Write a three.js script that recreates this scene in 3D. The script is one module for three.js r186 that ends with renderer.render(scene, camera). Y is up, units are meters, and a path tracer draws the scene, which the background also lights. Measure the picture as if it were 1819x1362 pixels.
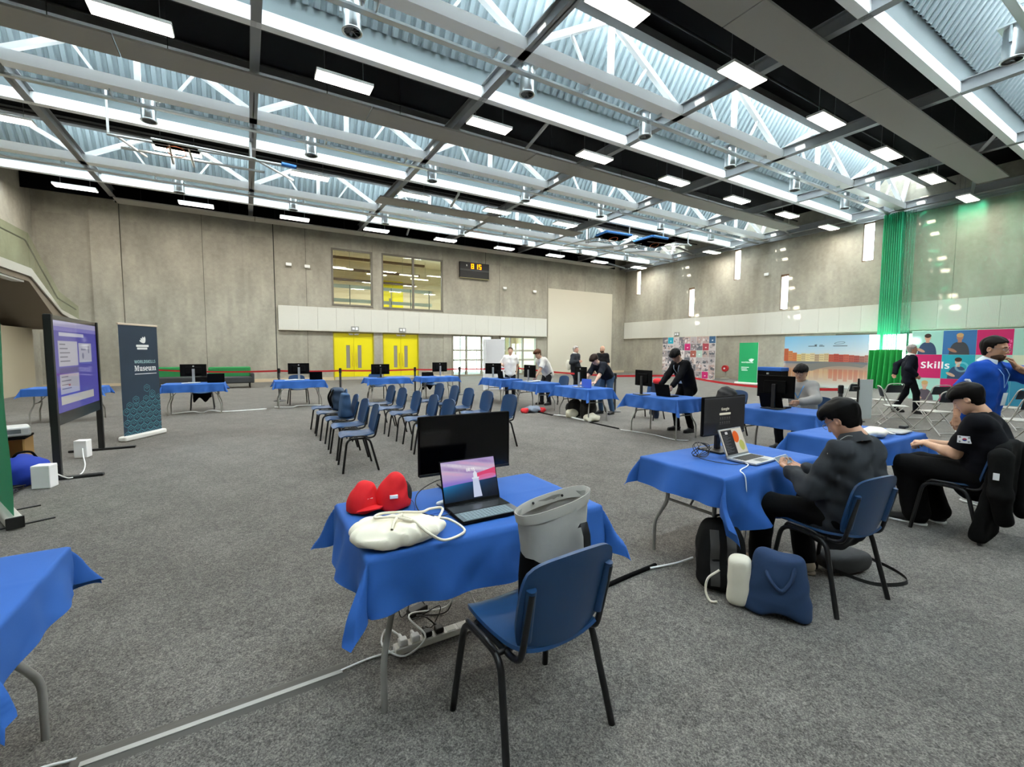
import * as THREE from 'three';
import { RoundedBoxGeometry } from 'three/addons/geometries/RoundedBoxGeometry.js';
import { mergeGeometries, mergeVertices, toCreasedNormals } from 'three/addons/utils/BufferGeometryUtils.js';
import { RectAreaLightUniformsLib } from 'three/addons/lights/RectAreaLightUniformsLib.js';

// ---------------------------------------------------------------- camera, sky, sun, exposure
const scene = new THREE.Scene();
const renderer = new THREE.WebGLRenderer({ antialias: true });
renderer.toneMapping = THREE.LinearToneMapping;
renderer.toneMappingExposure = 1.4;
renderer.shadowMap.enabled = true;
RectAreaLightUniformsLib.init();
const V = (x, y, z) => new THREE.Vector3(x, y, z);
const FPX = 787.07, EYE = V(0, 1.55, 0), YAW = 0.53843, PITCH = 0.07165, ROLL = 0.005047;
const camera = new THREE.PerspectiveCamera(2 * Math.atan(681 / FPX) * 180 / Math.PI, 1819 / 1362, 0.05, 200);
const FWD = V(Math.sin(YAW) * Math.cos(PITCH), -Math.sin(PITCH), -Math.cos(YAW) * Math.cos(PITCH));
const RIGHT0 = V(Math.cos(YAW), 0, Math.sin(YAW)), UP0 = RIGHT0.clone().cross(FWD);
const RIGHT = RIGHT0.clone().multiplyScalar(Math.cos(ROLL)).addScaledVector(UP0, Math.sin(ROLL));
const UPV = UP0.clone().multiplyScalar(Math.cos(ROLL)).addScaledVector(RIGHT0, -Math.sin(ROLL));
camera.position.copy(EYE);
camera.quaternion.setFromRotationMatrix(new THREE.Matrix4().makeBasis(RIGHT, UPV, FWD.clone().negate()));
scene.background = new THREE.Color().setRGB(0.86, 0.95, 1.0);
scene.backgroundIntensity = 20;
const sun = new THREE.DirectionalLight(new THREE.Color().setRGB(1, 0.93, 0.8), 18);
sun.position.set(-64, 25 + 21.2, -15.6); sun.target.position.set(0, 25, -10);
sun.castShadow = true; sun.shadow.mapSize.set(2048, 2048);
Object.assign(sun.shadow.camera, { left: -35, right: 35, top: 35, bottom: -35, near: 1, far: 160 });
scene.add(sun, sun.target);
const LAMP = { color: new THREE.Color().setRGB(1, 0.94, 0.84), intensity: 46, glow: 6 };

// ---------------------------------------------------------------- helpers
// a pixel gives a direction; the distance comes from the floor (or a table, wall) it touches
const ray = (px, py) => FWD.clone().multiplyScalar(FPX).addScaledVector(RIGHT, px - 909.5).addScaledVector(UPV, 681 - py).normalize();
const onY = (px, py, y = 0) => { const d = ray(px, py), t = (y - EYE.y) / d.y; return EYE.clone().addScaledVector(d, t); };
const onX = (px, py, x) => { const d = ray(px, py); return EYE.clone().addScaledVector(d, x / d.x); };
const onZ = (px, py, z) => { const d = ray(px, py); return EYE.clone().addScaledVector(d, z / d.z); };
let seed = 12345;
const rnd = (a = 0, b = 1) => { seed = (seed * 1664525 + 1013904223) >>> 0; return a + (b - a) * (seed / 4294967296); };
const taken = new Map();
const numbered = (n) => { const k = taken.get(n) || 0; taken.set(n, k + 1); return k ? n + '_' + String(k).padStart(3, '0') : n; };
const hex = (h) => new THREE.Color(h);
function mat(color, roughness = 0.6, metalness = 0, extra = {}) {
  return new THREE.MeshPhysicalMaterial({ color: hex(color), roughness, metalness, side: THREE.DoubleSide, ...extra });
}
function shadow(o) { o.castShadow = true; o.receiveShadow = true; return o; }
function clean(g) {
  g = g.index ? g.toNonIndexed() : g;
  for (const k of Object.keys(g.attributes)) if (!['position', 'normal', 'uv'].includes(k)) g.deleteAttribute(k);
  if (!g.attributes.normal) g.computeVertexNormals();
  if (!g.attributes.uv) g.setAttribute('uv', new THREE.BufferAttribute(new Float32Array(g.attributes.position.count * 2), 2));
  return g;
}
const merge = (gs) => Array.isArray(gs) ? (gs.length === 1 ? gs[0] : mergeGeometries(gs.map(clean))) : gs;
function part(name, geos, m, parent) { const o = shadow(new THREE.Mesh(merge(geos), m)); o.name = name; parent.add(o); return o; }
function thing(name, label, category, pos = [0, 0, 0], turn = 0, group) {
  const o = new THREE.Group(); o.name = numbered(name); scene.add(o);
  o.position.set(...pos); o.rotation.y = turn; o.userData = { label, category };
  if (group) o.userData.group = group;
  return o;
}
function solo(name, label, category, geos, m, group) {
  const o = shadow(new THREE.Mesh(merge(geos), m)); o.name = numbered(name); scene.add(o);
  o.userData = { label, category }; if (group) o.userData.group = group; return o;
}
function struct(name) { const o = new THREE.Group(); o.name = name; scene.add(o); o.userData = { kind: 'structure' }; return o; }
function structMesh(name, geos, m) { const o = shadow(new THREE.Mesh(merge(geos), m)); o.name = name; scene.add(o); o.userData = { kind: 'structure' }; return o; }
function copy(src, pos, turn, label, group) {
  const o = src.clone(); o.name = numbered(src.name.replace(/_\d{3}$/, '')); o.userData = { ...src.userData };
  if (label) o.userData.label = label; if (group) o.userData.group = group;
  if (pos) o.position.set(...pos); if (turn !== undefined) o.rotation.y = turn; scene.add(o); return o;
}
// box by its limits; uv in metres
function bx(x0, x1, y0, y1, z0, z1) {
  const g = new THREE.BoxGeometry(x1 - x0, y1 - y0, z1 - z0); g.translate((x0 + x1) / 2, (y0 + y1) / 2, (z0 + z1) / 2); return metric(g);
}
function rbx(x0, x1, y0, y1, z0, z1, r = 0.005, s = 2) {
  const g = new RoundedBoxGeometry(x1 - x0, y1 - y0, z1 - z0, s, Math.min(r, (x1 - x0) / 2.01, (y1 - y0) / 2.01, (z1 - z0) / 2.01)); g.translate((x0 + x1) / 2, (y0 + y1) / 2, (z0 + z1) / 2); return metric(g);
}
function metric(g) {
  const p = g.attributes.position, n = g.attributes.normal, uv = new Float32Array(p.count * 2);
  for (let i = 0; i < p.count; i++) {
    const ax = Math.abs(n.getX(i)), ay = Math.abs(n.getY(i)), az = Math.abs(n.getZ(i));
    if (ay >= ax && ay >= az) { uv[2 * i] = p.getX(i); uv[2 * i + 1] = p.getZ(i); }
    else if (ax >= az) { uv[2 * i] = p.getZ(i); uv[2 * i + 1] = p.getY(i); }
    else { uv[2 * i] = p.getX(i); uv[2 * i + 1] = p.getY(i); }
  }
  g.setAttribute('uv', new THREE.BufferAttribute(uv, 2)); return g;
}
const vec = (a) => Array.isArray(a) ? V(...a) : a;
function bar(a, b, w, h) {           // straight box-section member from a to b
  a = vec(a); b = vec(b); const L = a.distanceTo(b), g = new THREE.BoxGeometry(w, h, L);
  const m = new THREE.Matrix4().lookAt(a, b, Math.abs(b.y - a.y) > 0.98 * L ? V(0, 0, 1) : V(0, 1, 0)); m.setPosition(a.clone().add(b).multiplyScalar(0.5)); g.applyMatrix4(m); return g;
}
function rod(a, b, r, r2 = r, seg = 10) {
  a = vec(a); b = vec(b); const L = a.distanceTo(b), g = new THREE.CylinderGeometry(r2, r, L, seg);
  g.applyQuaternion(new THREE.Quaternion().setFromUnitVectors(V(0, 1, 0), b.clone().sub(a).normalize())); g.translate((a.x + b.x) / 2, (a.y + b.y) / 2, (a.z + b.z) / 2); return g;
}
function tube(pts, r, seg = 40, rad = 8, tension = 0.5) {
  return new THREE.TubeGeometry(new THREE.CatmullRomCurve3(pts.map(vec), false, 'catmullrom', tension), seg, r, rad, false);
}
function bentTube(pts, r, round = 0.04, rad = 8) {   // polyline with rounded bends
  pts = pts.map(vec); const path = new THREE.CurvePath(); let prev = pts[0];
  for (let i = 1; i < pts.length - 1; i++) {
    const a = pts[i].clone().add(prev.clone().sub(pts[i]).setLength(Math.min(round, prev.distanceTo(pts[i]) * 0.5))), b = pts[i].clone().add(pts[i + 1].clone().sub(pts[i]).setLength(Math.min(round, pts[i + 1].distanceTo(pts[i]) * 0.5)));
    path.add(new THREE.LineCurve3(prev, a)); path.add(new THREE.QuadraticBezierCurve3(a, pts[i], b)); prev = b;
  }
  path.add(new THREE.LineCurve3(prev, pts[pts.length - 1]));
  const P = []; for (const c of path.curves) { const n = c.isLineCurve3 ? 1 : 5; for (let k = 0; k < n; k++) P.push(c.getPoint(k / n)); } P.push(pts[pts.length - 1]);
  const rows = []; let nrm = null;
  const verts = [], idx = [];
  for (let i = 0; i < P.length; i++) {
    const t = (i === 0 ? P[1].clone().sub(P[0]) : i === P.length - 1 ? P[i].clone().sub(P[i - 1]) : P[i + 1].clone().sub(P[i - 1])).normalize();
    if (!nrm) { nrm = Math.abs(t.y) < 0.9 ? V(0, 1, 0) : V(1, 0, 0); }
    nrm = nrm.clone().addScaledVector(t, -nrm.dot(t)).normalize(); const bi = t.clone().cross(nrm);
    for (let k = 0; k < rad; k++) { const a = 2 * Math.PI * k / rad; const q = P[i].clone().addScaledVector(nrm, Math.cos(a) * r).addScaledVector(bi, Math.sin(a) * r); verts.push(q.x, q.y, q.z); }
  }
  for (let i = 0; i < P.length - 1; i++) for (let k = 0; k < rad; k++) { const a = i * rad + k, b = i * rad + (k + 1) % rad, c = a + rad, d = b + rad; idx.push(a, b, c, b, d, c); }
  for (const e of [0, P.length - 1]) { const c = verts.length / 3; verts.push(P[e].x, P[e].y, P[e].z); for (let k = 0; k < rad; k++) idx.push(c, e * rad + k, e * rad + (k + 1) % rad); }
  const g = new THREE.BufferGeometry(); g.setAttribute('position', new THREE.Float32BufferAttribute(verts, 3)); g.setIndex(idx); g.computeVertexNormals(); return g;
}
function extrude(pts, depth, opt = {}) { const s = new THREE.Shape(pts.map((p) => new THREE.Vector2(...p))); return new THREE.ExtrudeGeometry(s, { depth, bevelEnabled: false, ...opt }); }
function ruled(rows) {               // surface through rows of equally many points
  const n = rows[0].length, v = [], uv = [], idx = []; let du = 0;
  rows.forEach((r, i) => { if (i) du += r[0].distanceTo(rows[i - 1][0]); let dv = 0; r.forEach((p, k) => { if (k) dv += p.distanceTo(r[k - 1]); v.push(p.x, p.y, p.z); uv.push(dv, du); }); });
  for (let i = 0; i < rows.length - 1; i++) for (let k = 0; k < n - 1; k++) { const a = i * n + k; idx.push(a, a + n, a + 1, a + 1, a + n, a + n + 1); }
  const g = new THREE.BufferGeometry(); g.setAttribute('position', new THREE.Float32BufferAttribute(v, 3)); g.setAttribute('uv', new THREE.Float32BufferAttribute(uv, 2)); g.setIndex(idx); g.computeVertexNormals(); return g;
}
const geoAt = (g, x, y, z, ry = 0, rx = 0, rz = 0) => { g = g.clone(); g.applyMatrix4(new THREE.Matrix4().compose(V(x, y, z), new THREE.Quaternion().setFromEuler(new THREE.Euler(rx, ry, rz, 'YXZ')), V(1, 1, 1))); return g; };

// value noise, tiling with period n
function noiseTable(n, s) { const k = seed; seed = s; const a = Float32Array.from({ length: n * n }, () => rnd()); seed = k; return a; }
function tileNoise(tab, n, u, v) {
  const x = ((u % 1) + 1) % 1 * n, y = ((v % 1) + 1) % 1 * n, i = Math.floor(x), j = Math.floor(y), f = x - i, g = y - j, a = f * f * (3 - 2 * f), b = g * g * (3 - 2 * g);
  const at = (p, q) => tab[(q % n) * n + (p % n)];
  return (at(i, j) * (1 - a) + at(i + 1, j) * a) * (1 - b) + (at(i, j + 1) * (1 - a) + at(i + 1, j + 1) * a) * b;
}
function dataTex(n, fn, srgb, metres, m = n) {
  const d = new Uint8Array(n * m * 4);
  for (let j = 0; j < m; j++) for (let i = 0; i < n; i++) { const c = fn(i / n, j / m), k = (j * n + i) * 4; d[k] = c[0]; d[k + 1] = c[1]; d[k + 2] = c[2]; d[k + 3] = 255; }
  const t = new THREE.DataTexture(d, n, m, THREE.RGBAFormat); t.wrapS = t.wrapT = THREE.RepeatWrapping; t.magFilter = THREE.LinearFilter; t.minFilter = THREE.LinearFilter;
  if (srgb) t.colorSpace = THREE.SRGBColorSpace; if (metres) t.repeat.set(1 / metres, 1 / metres); t.needsUpdate = true; return t;
}
function canvasTex(w, h, draw) {
  const c = document.createElement('canvas'); c.width = w; c.height = h; const x = c.getContext('2d'); draw(x, w, h);
  const t = new THREE.CanvasTexture(c); t.colorSpace = THREE.SRGBColorSpace; return t;
}
function print(w, h, m) { return new THREE.Mesh(new THREE.PlaneGeometry(w, h), m); }

// smooth solids: surface nets over a signed distance
function nets(fn, lo, hi, cell) {
  const nx = Math.ceil((hi[0] - lo[0]) / cell) + 1, ny = Math.ceil((hi[1] - lo[1]) / cell) + 1, nz = Math.ceil((hi[2] - lo[2]) / cell) + 1;
  const f = new Float32Array(nx * ny * nz), id = new Int32Array(nx * ny * nz).fill(-1), v = [], idx = [];
  for (let k = 0, q = 0; k < nz; k++) for (let j = 0; j < ny; j++) for (let i = 0; i < nx; i++, q++) f[q] = fn(lo[0] + i * cell, lo[1] + j * cell, lo[2] + k * cell);
  const sx = 1, sy = nx, sz = nx * ny, off = [0, sx, sy, sx + sy, sz, sz + sx, sz + sy, sx + sy + sz];
  const E = [[0, 1], [2, 3], [4, 5], [6, 7], [0, 2], [1, 3], [4, 6], [5, 7], [0, 4], [1, 5], [2, 6], [3, 7]];
  for (let k = 0; k < nz - 1; k++) for (let j = 0; j < ny - 1; j++) for (let i = 0; i < nx - 1; i++) {
    const q = i + j * sy + k * sz; let mask = 0; for (let c = 0; c < 8; c++) if (f[q + off[c]] < 0) mask |= 1 << c;
    if (mask === 0 || mask === 255) continue;
    let x = 0, y = 0, z = 0, n = 0;
    for (const [a, b] of E) {
      const fa = f[q + off[a]], fb = f[q + off[b]]; if ((fa < 0) === (fb < 0)) continue;
      const t = fa / (fa - fb), ax = a & 1, ay = a >> 1 & 1, az = a >> 2, b0 = b & 1, b1 = b >> 1 & 1, b2 = b >> 2;
      x += ax + t * (b0 - ax); y += ay + t * (b1 - ay); z += az + t * (b2 - az); n++;
    }
    id[q] = v.length / 3; v.push(lo[0] + (i + x / n) * cell, lo[1] + (j + y / n) * cell, lo[2] + (k + z / n) * cell);
  }
  const quad = (a, b, c, d, flip) => { if (a < 0 || b < 0 || c < 0 || d < 0) return; if (flip) idx.push(a, c, b, a, d, c); else idx.push(a, b, c, a, c, d); };
  for (let k = 1; k < nz - 1; k++) for (let j = 1; j < ny - 1; j++) for (let i = 1; i < nx - 1; i++) {
    const q = i + j * sy + k * sz, s = f[q] < 0;
    if (s !== f[q + sx] < 0) quad(id[q], id[q - sy], id[q - sy - sz], id[q - sz], s);
    if (s !== f[q + sy] < 0) quad(id[q], id[q - sz], id[q - sx - sz], id[q - sx], s);
    if (s !== f[q + sz] < 0) quad(id[q], id[q - sx], id[q - sx - sy], id[q - sy], s);
  }
  const g = new THREE.BufferGeometry(); g.setAttribute('position', new THREE.Float32BufferAttribute(v, 3)); g.setIndex(idx.map((_, i) => idx[i - i % 3 + [0, 2, 1][i % 3]])); g.computeVertexNormals(); return g;
}
const smin = (a, b, k) => { const h = Math.max(k - Math.abs(a - b), 0) / k; return Math.min(a, b) - h * h * k * 0.25; };
const smax = (a, b, k) => -smin(-a, -b, k);
function cap(a, b, ra, rb = ra) {   // distance to a tapered capsule
  const ax = a.x, ay = a.y, az = a.z, dx = b.x - ax, dy = b.y - ay, dz = b.z - az, L = dx * dx + dy * dy + dz * dz || 1e-9;
  return (x, y, z) => { const px = x - ax, py = y - ay, pz = z - az; let t = (px * dx + py * dy + pz * dz) / L; t = t < 0 ? 0 : t > 1 ? 1 : t; const qx = px - t * dx, qy = py - t * dy, qz = pz - t * dz; return Math.sqrt(qx * qx + qy * qy + qz * qz) - ra - t * (rb - ra); };
}
const ell = (cx, cy, cz, rx, ry, rz) => (x, y, z) => { const px = (x - cx) / rx, py = (y - cy) / ry, pz = (z - cz) / rz, l = Math.sqrt(px * px + py * py + pz * pz); return (l - 1) * Math.min(rx, ry, rz) * (l > 1 ? 1 : 1); };
const wob = (x, y, z, f) => Math.sin(x * f + 1.3 * Math.sin(y * f * 0.7)) * Math.sin(y * f * 1.1 + z * f * 0.6) + 0.5 * Math.sin(z * f * 1.9 + x * f * 0.8);

// ---------------------------------------------------------------- surfaces
const n64 = noiseTable(64, 7), n16 = noiseTable(16, 11), n256 = noiseTable(256, 5), n8 = noiseTable(8, 23);
const carpetMap = dataTex(1024, (u, v) => {
  const a = tileNoise(n256, 256, u, v), b = tileNoise(n256, 256, u * 2 + 0.3, v * 2), c = tileNoise(n64, 64, u, v), d = tileNoise(n8, 8, u, v);
  const g = 99 + 44 * (a - 0.5) + 60 * (b - 0.5) + 18 * (c - 0.5) + 12 * (d - 0.5); return [g * 1.0, g * 0.97, g * 0.92].map((q) => Math.max(12, Math.min(235, q)));
}, true, 1.6);
const carpetBump = dataTex(512, (u, v) => { const g = 128 + 120 * (tileNoise(n256, 256, u, v) - 0.5) + 60 * (tileNoise(n64, 64, u, v) - 0.5); return [g, g, g]; }, false, 0.8);
const concreteMap = dataTex(1024, (u, v) => {
  const a = tileNoise(n8, 8, u, v), b = tileNoise(n16, 16, u + 0.2, v * 0.5), c = tileNoise(n64, 64, u, v), d = tileNoise(n64, 64, u, v * 0.25 + 0.4), e = tileNoise(n256, 256, u, v), st = tileNoise(n64, 64, u * 0.5, v * 0.06);
  const g = 161 + 15 * (a - 0.5) + 15 * (b - 0.5) + 10 * (c - 0.5) + 7 * (d - 0.5) + 7 * (e - 0.5) + 8 * (st - 0.5); return [g * 1.0, g * 0.97, g * 0.885];
}, true, 7);
const concreteBump = dataTex(512, (u, v) => { const g = 128 + 90 * (tileNoise(n16, 16, u, v) - 0.5) + 50 * (tileNoise(n64, 64, u, v) - 0.5) + 30 * (tileNoise(n256, 256, u, v) - 0.5); return [g, g, g]; }, false, 3);
const weaveBump = dataTex(256, (u, v) => { const g = 128 + 50 * Math.sin(u * 2 * Math.PI * 64) * Math.sin(v * 2 * Math.PI * 64) + 40 * (tileNoise(n64, 64, u, v) - 0.5); return [g, g, g]; }, false, 0.15);
const panelMap = dataTex(256, (u, v) => { const du = (u * 32) % 1 - 0.5, dv = (v * 32) % 1 - 0.5, h = du * du + dv * dv < 0.035; const g = (h ? 120 : 214) + 6 * (tileNoise(n64, 64, u, v) - 0.5); return [g, g * 0.99, g * 0.94]; }, true, 0.64);
const carpet = mat('#ffffff', 0.95, 0, { map: carpetMap, bumpMap: carpetBump, bumpScale: 0.004, sheen: 0.35, sheenRoughness: 0.5, sheenColor: hex('#b9b4a8') });
const concrete = mat('#ffffff', 0.82, 0, { map: concreteMap, bumpMap: concreteBump, bumpScale: 0.006 });
const perforated = mat('#ffffff', 0.75, 0, { map: panelMap });
const beige = mat('#cfc9b8', 0.85), white = mat('#f1f2f1', 0.45), steelWhite = mat('#fafbfb', 0.4), greySteel = mat('#8f9294', 0.5), blackDeck = mat('#07080b', 0.9, 0, { specularIntensity: 0.2 }), darkPaint = mat('#1a1c1f', 0.7);
const acoustic = mat('#a09d96', 0.9, 0, { bumpMap: concreteBump, bumpScale: 0.002 });
const galvanised = mat('#c9ced0', 0.28, 0.9), chrome = mat('#c8cacb', 0.25, 0.9), black = mat('#0c0c0d', 0.5), blackMatte = mat('#070708', 0.85, 0, { specularIntensity: 0.25 }), blackGloss = mat('#08090b', 0.18), grey = mat('#777b7e', 0.6), rubber = mat('#111111', 0.9);
const glass = new THREE.MeshPhysicalMaterial({ color: hex('#eef5f3'), roughness: 0.02, transmission: 1, thickness: 0, ior: 1.45, side: THREE.DoubleSide });
const greenGlass = new THREE.MeshPhysicalMaterial({ color: hex('#f0f7ea'), roughness: 0.04, transmission: 1, thickness: 0, ior: 1.45, side: THREE.DoubleSide });
const roofGlass = new THREE.MeshPhysicalMaterial({ color: hex('#f4f9fa'), roughness: 0.03, transmission: 1, thickness: 0, side: THREE.DoubleSide });
// ---------------------------------------------------------------- the hall
const XL = -7.1, XR = 25, ZB = -25, ZF = 7, WALLTOP = 10.4;
structMesh('floor', bx(XL - 0.4, XR + 0.4, -0.2, 0, ZB - 7, ZF + 0.4), carpet);
// back wall, of cast panels between the openings
{
  const w = struct('wall_back');
  const P = (x0, x1, y0, y1, dz = 0) => part('concrete_panel', bx(x0, x1, y0, y1, ZB - 0.35, ZB + dz), concrete, w);
  P(XL, -5.42, 0, WALLTOP, 0); P(-5.4, -4.46, 0, WALLTOP, 0.1); P(-4.44, -1.6, 0, WALLTOP, 0.02); P(-1.585, 1.26, 0, WALLTOP, 0.02);
  P(1.3, 2.7, 0, WALLTOP); P(2.715, 3.92, 0, WALLTOP);
  P(3.92, 6.03, 2.55, 3.93); P(3.92, 6.03, 6.9, WALLTOP); P(6.03, 6.51, 0, WALLTOP, 0.04); P(6.51, 8.59, 2.55, 3.9); P(8.59, 10.12, 0, 3.9); P(6.51, 10.12, 6.92, WALLTOP);
  P(10.12, 10.64, 0, WALLTOP, 0.04); P(10.655, 13.5, 2.57, WALLTOP); P(13.5, 13.96, 0, WALLTOP); P(13.975, 16.88, 2.57, WALLTOP); P(16.88, 17.7, 0, WALLTOP); P(17.715, 21, 0, WALLTOP); P(21.015, XR + 0.35, 0, WALLTOP);
  for (const [x, y] of [[-5.41, 0], [-4.45, 0], [-1.59, 0], [1.28, 0], [2.71, 0], [10.65, 2.57], [13.97, 2.57], [17.71, 0], [21.01, 0]]) part('joint_filler', bx(x - 0.05, x + 0.05, y, WALLTOP, ZB - 0.34, ZB - 0.03), darkPaint, w);
  // perforated acoustic panels above the doors
  const band = struct('trim_1'); let x = 1.39; let k = 0;
  while (x < 17.5) { const x1 = Math.min(17.6, x + 0.9); part('acoustic_panel', bx(x + 0.004, x1 - 0.004, 2.61, 3.79, ZB + 0.05, ZB + 0.13), perforated, band); x = x1; }
  part('edge_trim', bx(1.37, 17.62, 2.57, 2.605, ZB, ZB + 0.14), beige, band);
  structMesh('trim_2', bx(17.75, 23.61, 0.16, 5.87, ZB, ZB + 0.05), beige);
  structMesh('baseboard_back', [bx(-4.46, 3.92, 0, 0.16, ZB, ZB + 0.06), bx(XL, -4.46, 0, 0.12, ZB, ZB + 0.13), bx(8.59, 10.6, 0, 0.14, ZB, ZB + 0.05), bx(16.9, XR, 0, 0.16, ZB, ZB + 0.06)], mat('#c9b79a', 0.6));
}
// upper windows into the gallery
const frameGrey = mat('#6f6a60', 0.5);
function framed(name, x0, x1, y0, y1, mullions, m = frameGrey, t = 0.09) {
  const g = struct(name), z0 = ZB - 0.12, z1 = ZB + 0.03;
  part('frame', [bx(x0, x1, y0, y0 + t, z0, z1), bx(x0, x1, y1 - t, y1, z0, z1), bx(x0, x0 + t, y0 + t, y1 - t, z0, z1), bx(x1 - t, x1, y0 + t, y1 - t, z0, z1)], m, g);
  const xs = [x0 + t, ...mullions, x1 - t];
  for (const mx of mullions) part('mullion', bx(mx - 0.05, mx + 0.05, y0 + t, y1 - t, z0, z1), m, g);
  for (let i = 0; i < xs.length - 1; i++) part('pane', bx(xs[i], xs[i + 1], y0 + t, y1 - t, ZB - 0.06, ZB - 0.05), glass, g);
  return g;
}
framed('window_1', 3.92, 6.03, 3.93, 6.9, []); framed('window_2', 6.51, 10.12, 3.9, 6.92, [8.31]);
// yellow double doors
const yellow = mat('#e3d400', 0.45), doorGlass = mat('#8f8b80', 0.2), brass = mat('#d8b64a', 0.35, 0.6);
function yellowDoor(name, x0, x1) {
  const g = struct(name), xm = (x0 + x1) / 2, y0 = 0.16, y1 = 2.52;
  part('frame', [bx(x0, x0 + 0.05, 0, 2.55, ZB - 0.2, ZB + 0.03), bx(x1 - 0.05, x1, 0, 2.55, ZB - 0.2, ZB + 0.03), bx(x0, x1, 2.5, 2.55, ZB - 0.2, ZB + 0.03)], mat('#a89a25', 0.5), g);
  part('threshold', bx(x0, x1, 0, 0.15, ZB - 0.2, ZB - 0.02), mat('#b9b29f', 0.5), g);
  for (const s of [-1, 1]) {
    const a = s < 0 ? x0 + 0.055 : xm + 0.006, b = s < 0 ? xm - 0.006 : x1 - 0.055, c = xm + s * 0.3, p0 = c - 0.1, p1 = c + 0.1;
    const leaf = part('door_leaf', [bx(a, p0, y0, y1 - 0.03, ZB - 0.1, ZB - 0.04), bx(p1, b, y0, y1 - 0.03, ZB - 0.1, ZB - 0.04), bx(p0, p1, y0, 0.62, ZB - 0.1, ZB - 0.04), bx(p0, p1, 1.86, y1 - 0.03, ZB - 0.1, ZB - 0.04)], yellow, g);
    part('vision_panel', bx(p0, p1, 0.62, 1.86, ZB - 0.08, ZB - 0.06), doorGlass, leaf);
    part('pull_handle', [rod([xm + s * 0.09, 0.7, ZB + 0.01], [xm + s * 0.09, 1.45, ZB + 0.01], 0.014), rod([xm + s * 0.09, 0.75, ZB - 0.05], [xm + s * 0.09, 0.75, ZB + 0.01], 0.01), rod([xm + s * 0.09, 1.4, ZB - 0.05], [xm + s * 0.09, 1.4, ZB + 0.01], 0.01)], brass, leaf);
    part('door_closer', [rbx(xm + s * 0.14 - 0.11, xm + s * 0.14 + 0.11, 2.4, 2.47, ZB - 0.04, ZB + 0.03, 0.01), bar([xm + s * 0.1, 2.48, ZB + 0.03], [xm + s * 0.3, 2.5, ZB + 0.06], 0.02, 0.012)], mat('#d9d6ce', 0.4), leaf);
  }
}
yellowDoor('door_1', 3.92, 6.03); yellowDoor('door_2', 6.51, 8.59);
// glazed doors
function glassDoors(name, x0, x1, ms) {
  const g = framed(name, x0, x1, 0.02, 2.57, ms, mat('#8b8676', 0.45), 0.12);
  const xs = [x0 + 0.12, ...ms, x1 - 0.12];
  for (let i = 0; i < xs.length - 1; i++) for (const y of [1.02, 1.62]) part('rail', bx(xs[i] + 0.05, xs[i + 1] - 0.05, y - 0.06, y + 0.06, ZB - 0.11, ZB - 0.02), mat('#b5b3a4', 0.45), g);
}
glassDoors('door_3', 10.66, 13.5, [11.65, 12.7]); glassDoors('door_4', 13.98, 16.88, [14.8, 15.75]);
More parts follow.
